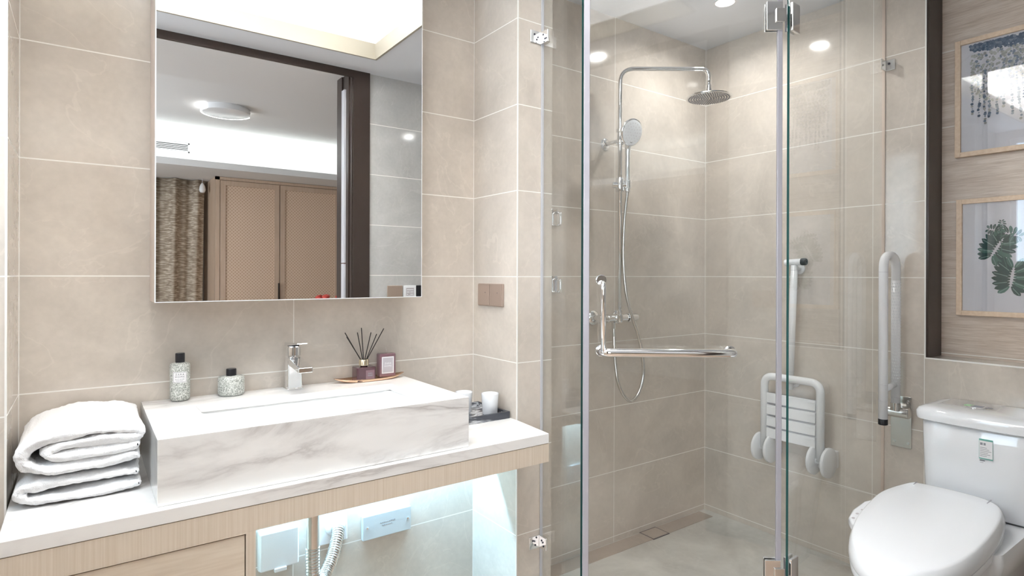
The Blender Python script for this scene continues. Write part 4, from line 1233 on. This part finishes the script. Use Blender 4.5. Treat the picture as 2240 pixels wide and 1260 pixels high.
lidk = obj('tank_lid', bm, M['white_gloss'], t, autosm=50)
byc, bxc = .735, 2.545
bm = BM(); lathe(bm, [(0, .7782), (.030, .7782), (.030, .7802), (0, .7802)], (bxc, byc, 0), seg=32, sx=1); obj('flush_button', bm, M['chrome'], lidk, autosm=40)
bm = BM(); pts = [(bxc + .0375 * cos(radians(a)), byc + .0375 * sin(radians(a))) for a in range(60, 121, 6)] + [(bxc + .018 * cos(radians(a)), byc + .002 + .018 * sin(radians(a))) for a in range(150, 29, -12)]
prism(bm, pts, .7803, .7806, 0)
obj('green_mark', bm, M['green_button'], lidk)
bm = BM()
for k in range(7):
    prism(bm, [(bxc - .022 + .006 * k, byc - .018), (bxc - .019 + .006 * k, byc - .018), (bxc - .019 + .006 * k, byc + .012), (bxc - .022 + .006 * k, byc + .012)], .7803, .7806)
pts = [(bxc + .010 * cos(radians(a)), byc - .034 + .012 * sin(radians(a))) for a in range(0, 360, 24)]; prism(bm, pts, .7803, .7806)
obj('button_print', bm, M['ink_grey'], lidk)
# tank sticker
xl = tx0 - .0115
def sx_(y): return tx0 + .0045 - .014 * (1 - ((y - (ty0 + ty1) / 2) / ((ty1 - ty0) / 2)) ** 2) - .0008
bm = BM()
def stick(y0, y1, z0, z1, mi, o=0):
    # y0 > y1 (left to right)
    n = 4
    for i in range(n):
        a = y0 + (y1 - y0) * i / n; b = y0 + (y1 - y0) * (i + 1) / n
        vs = [bm.verts.new((sx_(y) - o, y, z)) for y, z in ((a, z0), (b, z0), (b, z1), (a, z1))]
        f = bm.faces.new(vs); f.material_index = mi
stick(.690, .653, .634, .700, 1); stick(.6892, .6538, .6375, .6945, 0, .0002)
stick(.690, .653, .6945, .7005, 1, .0003); stick(.690, .653, .634, .6365, 1, .0003)
for k, (a, b) in enumerate(((.687, .680), (.678, .672))): stick(a, b, .680, .688, 2, .0005)
for k in range(6): stick(.687, .687 - .030 * (.6 + .4 * ((k * 7) % 5) / 4), .671 - k * .0055, .6725 - k * .0055, 2, .0005)
stick(.688, .674, .6275, .630, 3, .0005); stick(.687, .678, .622, .6232, 2, .0005)
obj('tank_sticker', bm, [M['label_white'], M['green'], M['ink_grey'], M['ink']], tank)
# seat lid outline traced on the sloping lid plane
lid = [(2.355, .874), (2.237, .908), (2.122, .905), (1.990, .885), (1.890, .855), (1.815, .815), (1.770, .770), (1.755, .725), (1.768, .680), (1.805, .640), (1.870, .608), (1.960, .588), (2.066, .582), (2.190, .586), (2.290, .600), (2.345, .622), (2.372, .655), (2.382, .710), (2.380, .790), (2.373, .845)]
LO = [(p.x, p.y) for p in spline([(x, y, 0) for x, y in lid], 6, closed=True)]
cxm, cym = 2.08, .745
def sc(s, dx=0): return [((x - cxm) * s + cxm + dx, (y - cym) * s + cym) for x, y in LO]
zl = lambda x: .511 - (2.35 - x) * .109
def lring(bm, s, dz): return [bm.verts.new((x, y, zl(x) + dz)) for x, y in sc(s)]
bm = BM(); rg = [lring(bm, s, d) for s, d in ((1.0, -.050), (1.045, -.048), (1.055, -.040), (1.045, -.020), (1.010, -.003), (.995, 0), (.97, .002), (.80, .004), (.5, .005))]
for a, b in zip(rg, rg[1:]):
    for k in range(len(a)): bm.faces.new((a[k], a[(k + 1) % len(a)], b[(k + 1) % len(b)], b[k]))
bm.faces.new(rg[-1]); bm.faces.new(rg[0][::-1])
sl = obj('seat_lid', bm, M['lid_white'], t, autosm=38)
for (xa, ya_), (xb2, yb2) in (((2.371, .857), (2.316, .856)), ((2.374, .648), (2.319, .649))):
    bm = BM(); obox(bm, (xa, ya_, zl(xa) + .0015), Vector((xb2 - xa, yb2 - ya_, zl(xb2) - zl(xa))), (0, 1, 0), (0, 0, 1), (0, 1), (-.0016, .0016), (0, .0012))
    obj('lid_slot', bm, M['ink_grey'], sl)
bm = BM(); rg = []
zz_ = lambda x: zl(x) - .0505
for s, d in ((.97, 0), (1.035, -.002), (1.042, -.010), (1.03, -.024), (.98, -.028)): rg.append([bm.verts.new((x, y, zz_(x) + d)) for x, y in sc(s)])
for a, b in zip(rg, rg[1:]):
    for k in range(len(a)): bm.faces.new((a[k], a[(k + 1) % len(a)], b[(k + 1) % len(b)], b[k]))
bm.faces.new(rg[0]); bm.faces.new(rg[-1][::-1])
obj('seat', bm, M['lid_white'], t, autosm=38)
bm = BM(); rg = []
for s, dx, z in ((.99, 0, None), (.985, 0, .36), (.93, .03, .28), (.80, .08, .18), (.68, .12, .08), (.66, .12, .0)):
    rg.append([bm.verts.new((x, y, (zl(x) - .079) if z is None else z)) for x, y in sc(s, dx)])
for a, b in zip(rg, rg[1:]):
    for k in range(len(a)): bm.faces.new((a[k], a[(k + 1) % len(a)], b[(k + 1) % len(b)], b[k]))
bm.faces.new(rg[0]); bm.faces.new(rg[-1][::-1])
obj('bowl', bm, M['white_gloss'], t, autosm=50)
bm = BM(); loft(bm, [(0, rrect(2.16, tx1, .63, .80, .03)), (.20, rrect(2.14, tx1, .61, .83, .03)), (.34, rrect(2.12, tx1, .57, .85, .03)), (.405, rrect(2.12, tx1, .555, .862, .03)), (.4315, rrect(2.13, tx1, .56, .857, .03))])
obj('rear_shelf', bm, M['white_gloss'], t, autosm=50)
# bidet control panel
bm = BM()
cp = [(2.225, .895), (2.200, .925), (2.160, .941), (2.080, .940), (2.020, .926), (1.985, .900), (1.975, .870), (2.06, .86), (2.2, .87)]
zc_ = lambda x, y: .449 + (x - 1.977) * .109
prism(bm, cp, lambda x, y: zc_(x, y) - .03, lambda x, y: zc_(x, y)); cpn = obj('control_panel', bm, M['lid_white'], t, bev=.008, seg=3)
for k in range(5):
    for j in range(2):
        bm = BM()
        x = 2.02 + k * .037; y = .896 + j * .015 + (.004 if 0 < k < 4 else 0)
        q = Vector((x, y, zc_(x, y) + .0003)); prism(bm, [(x + .006 * cos(a * pi / 4), y + .005 * sin(a * pi / 4)) for a in range(8)], lambda a, b: zc_(a, b) + .0002, lambda a, b: zc_(a, b) + .0006)
        obj('button', bm, M['label_silver'], cpn)

# ------------------------------------------------------------ pictures in the niche
XPr = XN - .020
def picture(name, label, y1, y0, z0, z1):
    t = thing(name, label, 'picture', (XN, (y0 + y1) / 2, z0))
    bm = BM(); w_ = .0185
    for a in ((y1 - w_, y1, z0, z1), (y0, y0 + w_, z0, z1), (y0 + w_, y1 - w_, z0, z0 + w_), (y0 + w_, y1 - w_, z1 - w_, z1)): box(bm, XPr, XN - .0005, *a)
    obj('frame', bm, M['frame_wood'], t, bev=.001)
    bm = BM(); box(bm, XPr + .010, XPr + .013, y0 + w_, y1 - w_, z0 + w_, z1 - w_); obj('print', bm, M['paper'], t)
    bm = BM(); box(bm, XPr + .004, XPr + .006, y0 + w_, y1 - w_, z0 + w_, z1 - w_); obj('glazing', bm, M['pic_glass'], t)
    return t
artx = XPr + .0095
cols = []
for i, c in enumerate(((.03, .07, .14), (.07, .12, .20), (.17, .22, .30), (.33, .33, .32), (.44, .46, .44))):
    cols.append(plain('petal_ink_%s' % 'abcde'[i], c, .7))
up_ = picture('framed_picture', 'upper framed print of blue petals trailing down, on the wood niche wall', .874, .500, 1.701, 2.155)
bm = BM(); rp = random.Random(11); lay = 0
def dot(y, z, r, mi, sq=1):
    global lay
    lay += 1; x = artx - .0000004 * lay
    f = bm.faces.new([bm.verts.new((x, y + r * cos(a * pi / 4), z + r * sq * sin(a * pi / 4))) for a in range(8)]); f.material_index = mi
YT = .826
for k in range(620):      # dense band along the top
    y = YT - rp.random() * .28; z = 2.127 - .001 - (rp.random() ** 1.3) * (.022 + .03 * ((YT - y) / .28)); dot(y, min(z, 2.130), .0025 + .004 * rp.random(), rp.choice((0, 0, 1, 1, 2)))
for k in range(800):      # pale cluster
    y = YT - .002 - rp.random() * .28; z = 2.09 - rp.random() * (.13 + .06 * sin((YT - y) * 22)); dot(y, z, .0025 + .0035 * rp.random(), rp.choice((3, 3, 4, 4, 2)))
for k in range(15):       # trailing strings
    y = YT - .004 - k * .019 - rp.random() * .006; z = 2.0 - rp.random() * .03; zl_ = 1.90 - rp.random() * .11
    while z > zl_:
        dot(y, z, .0015 + .0042 * rp.random(), rp.choice((0, 1, 1, 2, 2, 3))); z -= .004 + .008 * rp.random(); y += rp.uniform(-.0022, .0018)
obj('petals', bm, cols, up_)
lo_ = picture('framed_picture', 'lower framed print of dark green split leaves, on the wood niche wall', .868, .494, 1.086, 1.536)
gl = [plain('leaf_ink_dark', (.015, .06, .055), .7), plain('leaf_ink_mid', (.06, .15, .13), .7), plain('leaf_ink_pale', (.22, .33, .31), .7)]
bm = BM(); lay = 0
def poly(pts, mi):
    global lay
    lay += 1; x = artx - .000002 * lay
    f = bm.faces.new([bm.verts.new((x, p[0], p[1])) for p in pts]); f.material_index = mi
def split_leaf(cy_, cz_, size, ang, n=9, wid=.8):
    """leaf with fingers either side of its midrib; ang = direction the tip points (0 = image right)"""
    ca, sa = cos(ang), sin(ang)
    def W(u, v): # leaf space -> wall; image right is -Y
        return (cy_ - (u * ca - v * sa) * size, cz_ + (u * sa + v * ca) * size)
    for side in (1, -1):
        for k in range(n):
            f = k / (n - 1); u0 = .42 - .85 * f
            a = radians(38 + 105 * f) * 1.0
            L = wid * (.44 + .38 * sin(pi * (.25 + .6 * f))) * (1 if k < n - 1 else .8)
            hw = .108 + .018 * sin(pi * f)
            pts = []
            for s, h in ((0.05, .25), (.3, .8), (.6, 1.05), (.85, .8), (1, .15)):
                pts.append((s, h))
            left = [(s, h) for s, h in pts]; right = [(s, -h) for s, h in reversed(pts)]
            res = []
            for s, h in left + right:
                bend = .12 * s * s
                x = u0 + L * s * cos(a) - h * hw * sin(a) - bend; y = .018 + L * s * sin(a) + h * hw * cos(a)
                res.append(W(x, side * y))
            poly(res, rp.choice((0, 0, 1)))
            if k % 2 == 0:
                res = [W(u0 + L * s * cos(a) - h * hw * .25 * sin(a) - .12 * s * s, side * (.018 + L * s * sin(a) + h * hw * .25 * cos(a))) for s, h in ((.2, .6), (.9, .5), (.9, -.5), (.2, -.6))]
                poly(res, 2)
split_leaf(.742, 1.345, .075, radians(-118), 9, .92)
split_leaf(.697, 1.235, .078, radians(-98), 9, .95)
split_leaf(.750, 1.412, .034, radians(165), 6)
split_leaf(.698, 1.392, .046, radians(-20), 6)
split_leaf(.727, 1.434, .020, radians(95), 5)
for a, b in (((.727, 1.432), (.730, 1.38)), ((.730, 1.38), (.728, 1.33)), ((.728, 1.33), (.712, 1.27)), ((.728, 1.40), (.748, 1.415)), ((.729, 1.39), (.705, 1.39))):
    d_ = Vector((b[0] - a[0], b[1] - a[1])).normalized(); n2 = Vector((-d_.y, d_.x)) * .0012
    poly([(a[0] + n2.x, a[1] + n2.y), (b[0] + n2.x, b[1] + n2.y), (b[0] - n2.x, b[1] - n2.y), (a[0] - n2.x, a[1] - n2.y)], 1)
obj('leaves', bm, gl, lo_)

# ------------------------------------------------------------ downlights
def downlight(x, y, label, power):
    t = thing('downlight', label, 'downlight', (x, y, ZC))
    bm = BM(); lathe(bm, [(.036, -.001), (.047, -.001), (.048, -.004), (.040, -.005), (.036, -.002)], (x, y, ZC), seg=32); obj('trim_ring', bm, M['white_plastic'], t, autosm=40)
    bm = BM(); lathe(bm, [(0, -.0012), (.036, -.0012), (.036, -.0008), (0, -.0008)], (x, y, ZC), seg=32); obj('lens', bm, M['lamp'], t)
    a = area('downlight_beam', (x, y, ZC - .006), (.07, .07), power, WARM, (0, 0, -1), 'DISK', 160)
    return t
downlight(2.25, 1.55, 'recessed ceiling downlight above the shower at the top edge', 2.6)
